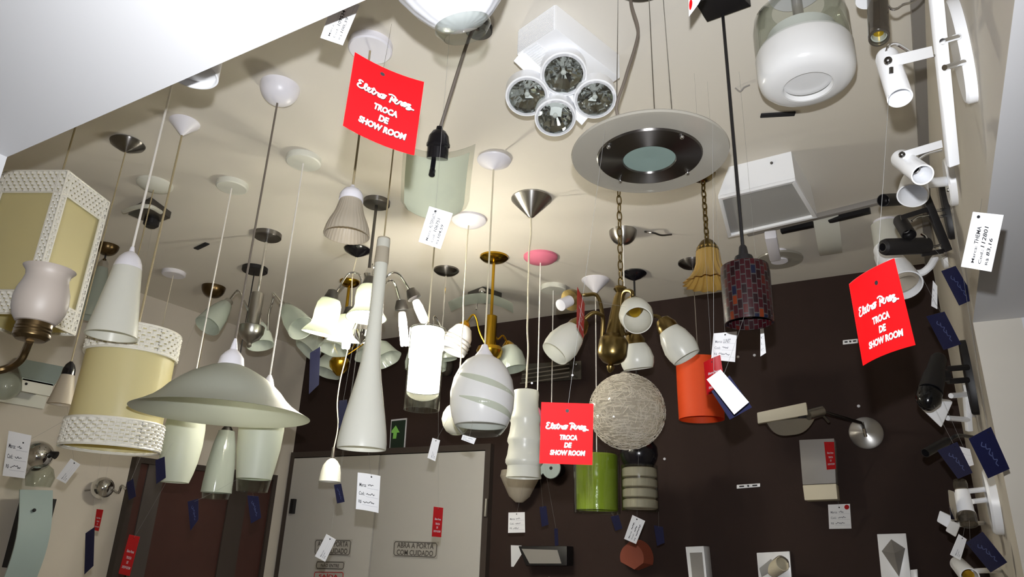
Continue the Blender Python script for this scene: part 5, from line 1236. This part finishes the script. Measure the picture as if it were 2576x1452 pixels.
price_tag('small tilted white tag below the yellow drum lamp', [(141, 1204), (178, 1154), (202, 1169), (165, 1217)], 2.2, small=True, hole=(.92, .5), string=(196, 1140), ink='grey_ink')
r = price_tag('white price tag with a red dot below the grey box sconce', [(2083, 1270), (2138, 1268), (2142, 1330), (2086, 1331)], dep(on_y(2112, 1300, YB-.07)), hand=('~', '~', '~'), hole=(.5, .13), string=(2102, 1255), ink='grey_ink')
put('red_dot', lathe(G(), [(0, .001), (0, .010), (.0008, .010), (.0008, .001)], pt(2130, 1276, dep(on_y(2112, 1300, YB-.07))-.002), -FF, 20), 'red_deep', CARD[r])
price_tag('little white tag peeking out under the swirled egg pendant', [(1164, 1094), (1198, 1103), (1192, 1118), (1160, 1106)], 1.95, hand=('~', '', '~'), hole=None, string=(1180, 1080), ink='grey_ink')
card('price_tag', 'blank white tag tilted over a blue tag, in front of the orange pendant', 'tag', [(1778, 955), (1813, 930), (1884, 1012), (1847, 1043)], 1.2, 'white_card', hole=None, string=(1806, 842))
card('price_tag', 'white card stuck on the brown wall behind the black floodlight', 'tag', [(1285, 1372), (1312, 1373), (1335, 1427), (1286, 1426)], dep(on_y(1305, 1400, YB-.004)), 'white_card', hole=None)
price_tag('thin white tag in the shade between the cone spot and the blue tags', [(2347, 706), (2358, 720), (2358, 778), (2343, 770)], 1.95, hole=None, string=(2352, 672), ink='grey_ink')
price_tag('white tag half hidden behind the two blue tags at right', [(2408, 1122), (2440, 1130), (2450, 1170), (2424, 1178)], 1.86, hole=None, string=(2418, 1085), ink='grey_ink')
price_tag('small tilted white tag left of the lowest blue tag', [(2390, 1396), (2412, 1344), (2432, 1357), (2416, 1410)], 1.86, small=True, hole=(.92, .5), string=(2424, 1335), ink='grey_ink')
# white paper with red dot at the top, by the square canopy
c_ = card('price_tag', 'curled white paper with a red dot at the top edge beside the square black canopy', 'tag', [(1732, -30), (1778, -30), (1757, 10), (1733, 42)], 1.15, 'white_card', hole=None, bend=-4, string=on_z(1760, -50, ZC))
S = c_[1]; put('red_dot', G().add([S(.16+.14*math.cos(a), .62+.2*math.sin(a), .0006) for a in [2*pi*i/20 for i in range(20)]], [tuple(range(20))]), 'red_tag', CARD[c_[0]])
blue_tag('blue maker tag behind the blank white tag by the orange pendant', [(1790, 985), (1835, 945), (1892, 1025), (1836, 1056)], 1.26, False, hole=None, string=(1826, 842))
blue_tag('blue maker tag hanging below the black spot rail', [(2368, 682), (2404, 669), (2453, 752), (2413, 769)], 1.75, hole=(.8, .08), string=(2386, 636))
blue_tag('blue maker tag beside the brown wall edge, below the cone spot', [(2330, 796), (2376, 784), (2418, 866), (2374, 881)], 1.85, hole=(.8, .08), string=(2366, 740))
blue_tag('biggest blue maker tag, in front of the white wall edge at lower right', [(2437, 1104), (2493, 1074), (2540, 1180), (2486, 1204)], 1.45, hole=(.8, .08), string=(2480, 1010))
blue_tag('dim blue maker tag left of the biggest one, above the chrome spot', [(2358, 1134), (2408, 1112), (2447, 1190), (2410, 1205)], 1.80, hole=(.8, .1), string=(2398, 1060))
blue_tag('lowest blue maker tag at the bottom right corner', [(2430, 1366), (2472, 1338), (2534, 1415), (2492, 1441)], 1.75, hole=(.1, .1), string=(2444, 1335))
blue_tag('tiny blue tag under the small cream bell pendant', [(840, 1220), (858, 1217), (867, 1263), (848, 1267)], 2.2, hole=(.7, .1), string=(850, 1205))
blue_tag('long dark blue tag before the brown wall corner, left of the brass chandelier', [(780, 888), (806, 872), (802, 968), (777, 992)], 2.5, False, hole=(.5, .06), string=(792, 850))
blue_tag('narrow blue tag behind the cord of the small cream bell', [(853, 1008), (873, 1006), (874, 1072), (851, 1078)], 2.4, False, hole=(.5, .08), string=(868, 945))
blue_tag('blue tag at the left of the frosted barrel glass under the dish', [(391, 1158), (414, 1149), (417, 1202), (393, 1218)], 2.2, False, hole=(.5, .08), string=(402, 1100))
blue_tag('blue tag hanging below the twisted smoky pendant, before the dark door', [(472, 1262), (499, 1255), (499, 1308), (479, 1336)], 2.1, hole=(.6, .08), string=(492, 1222))
blue_tag('blue tag below the barrel glass with the clear foot', [(622, 1247), (650, 1249), (657, 1303), (631, 1318)], 2.2, hole=(.6, .08), string=(638, 1236))
blue_tag('small blue tag beside the swivel bracket of the chrome ball lamp', [(318, 1215), (335, 1204), (342, 1249), (324, 1259)], 2.5, False, hole=(.5, .1), string=(328, 1180))
blue_tag('long slate blue tag beside the small red tag on the left wall', [(215, 1342), (238, 1326), (235, 1424), (212, 1446)], 2.4, False, hole=(.5, .06), string=(232, 1300))
blue_tag('dim blue tag on the brown wall right of the square price tag', [(1357, 1276), (1374, 1273), (1380, 1320), (1363, 1326)], 3.0, False, hole=(.5, .08), string=(1366, 1240))
blue_tag('dim blue tag under the green cylinder pendant', [(1536, 1300), (1556, 1296), (1566, 1330), (1548, 1336)], 3.0, False, hole=(.5, .08), string=(1546, 1280))
blue_tag('dim blue tag right of the terracotta sconce', [(1645, 1322), (1668, 1326), (1672, 1366), (1653, 1374)], 3.0, False, hole=(.5, .08), string=(1656, 1290))
blue_tag('thin dim blue tag in front of the black floodlight', [(1394, 1330), (1403, 1330), (1405, 1372), (1396, 1374)], 2.9, False, hole=None, string=(1399, 1300))

# ------------------------------------------------------------------ families of like things
FAM = {'sale_tag': 'red sale tags', 'price_tag': 'white price tags', 'maker_tag': 'blue maker tags', 'chandelier': 'chandeliers', 'pendant_lamp': 'hanging pendant lamps',
       'spotlight': 'spotlights', 'spot_rail': 'spot rails', 'wall_lamp': 'wall lamps', 'wall_sconce': 'wall sconces', 'ceiling_lamp': 'ceiling lamps', 'door_sign': 'door signs',
       'wall_plug': 'wall plugs', 'mounting_strip': 'mounting strips', 'ceiling_slot': 'ceiling slots', 'ceiling_wire': 'loose ceiling wires'}
for o in COL.objects:
    if o.parent is None and o.get('label') and o.name.split('.')[0] in FAM: o['group'] = FAM[o.name.split('.')[0]]
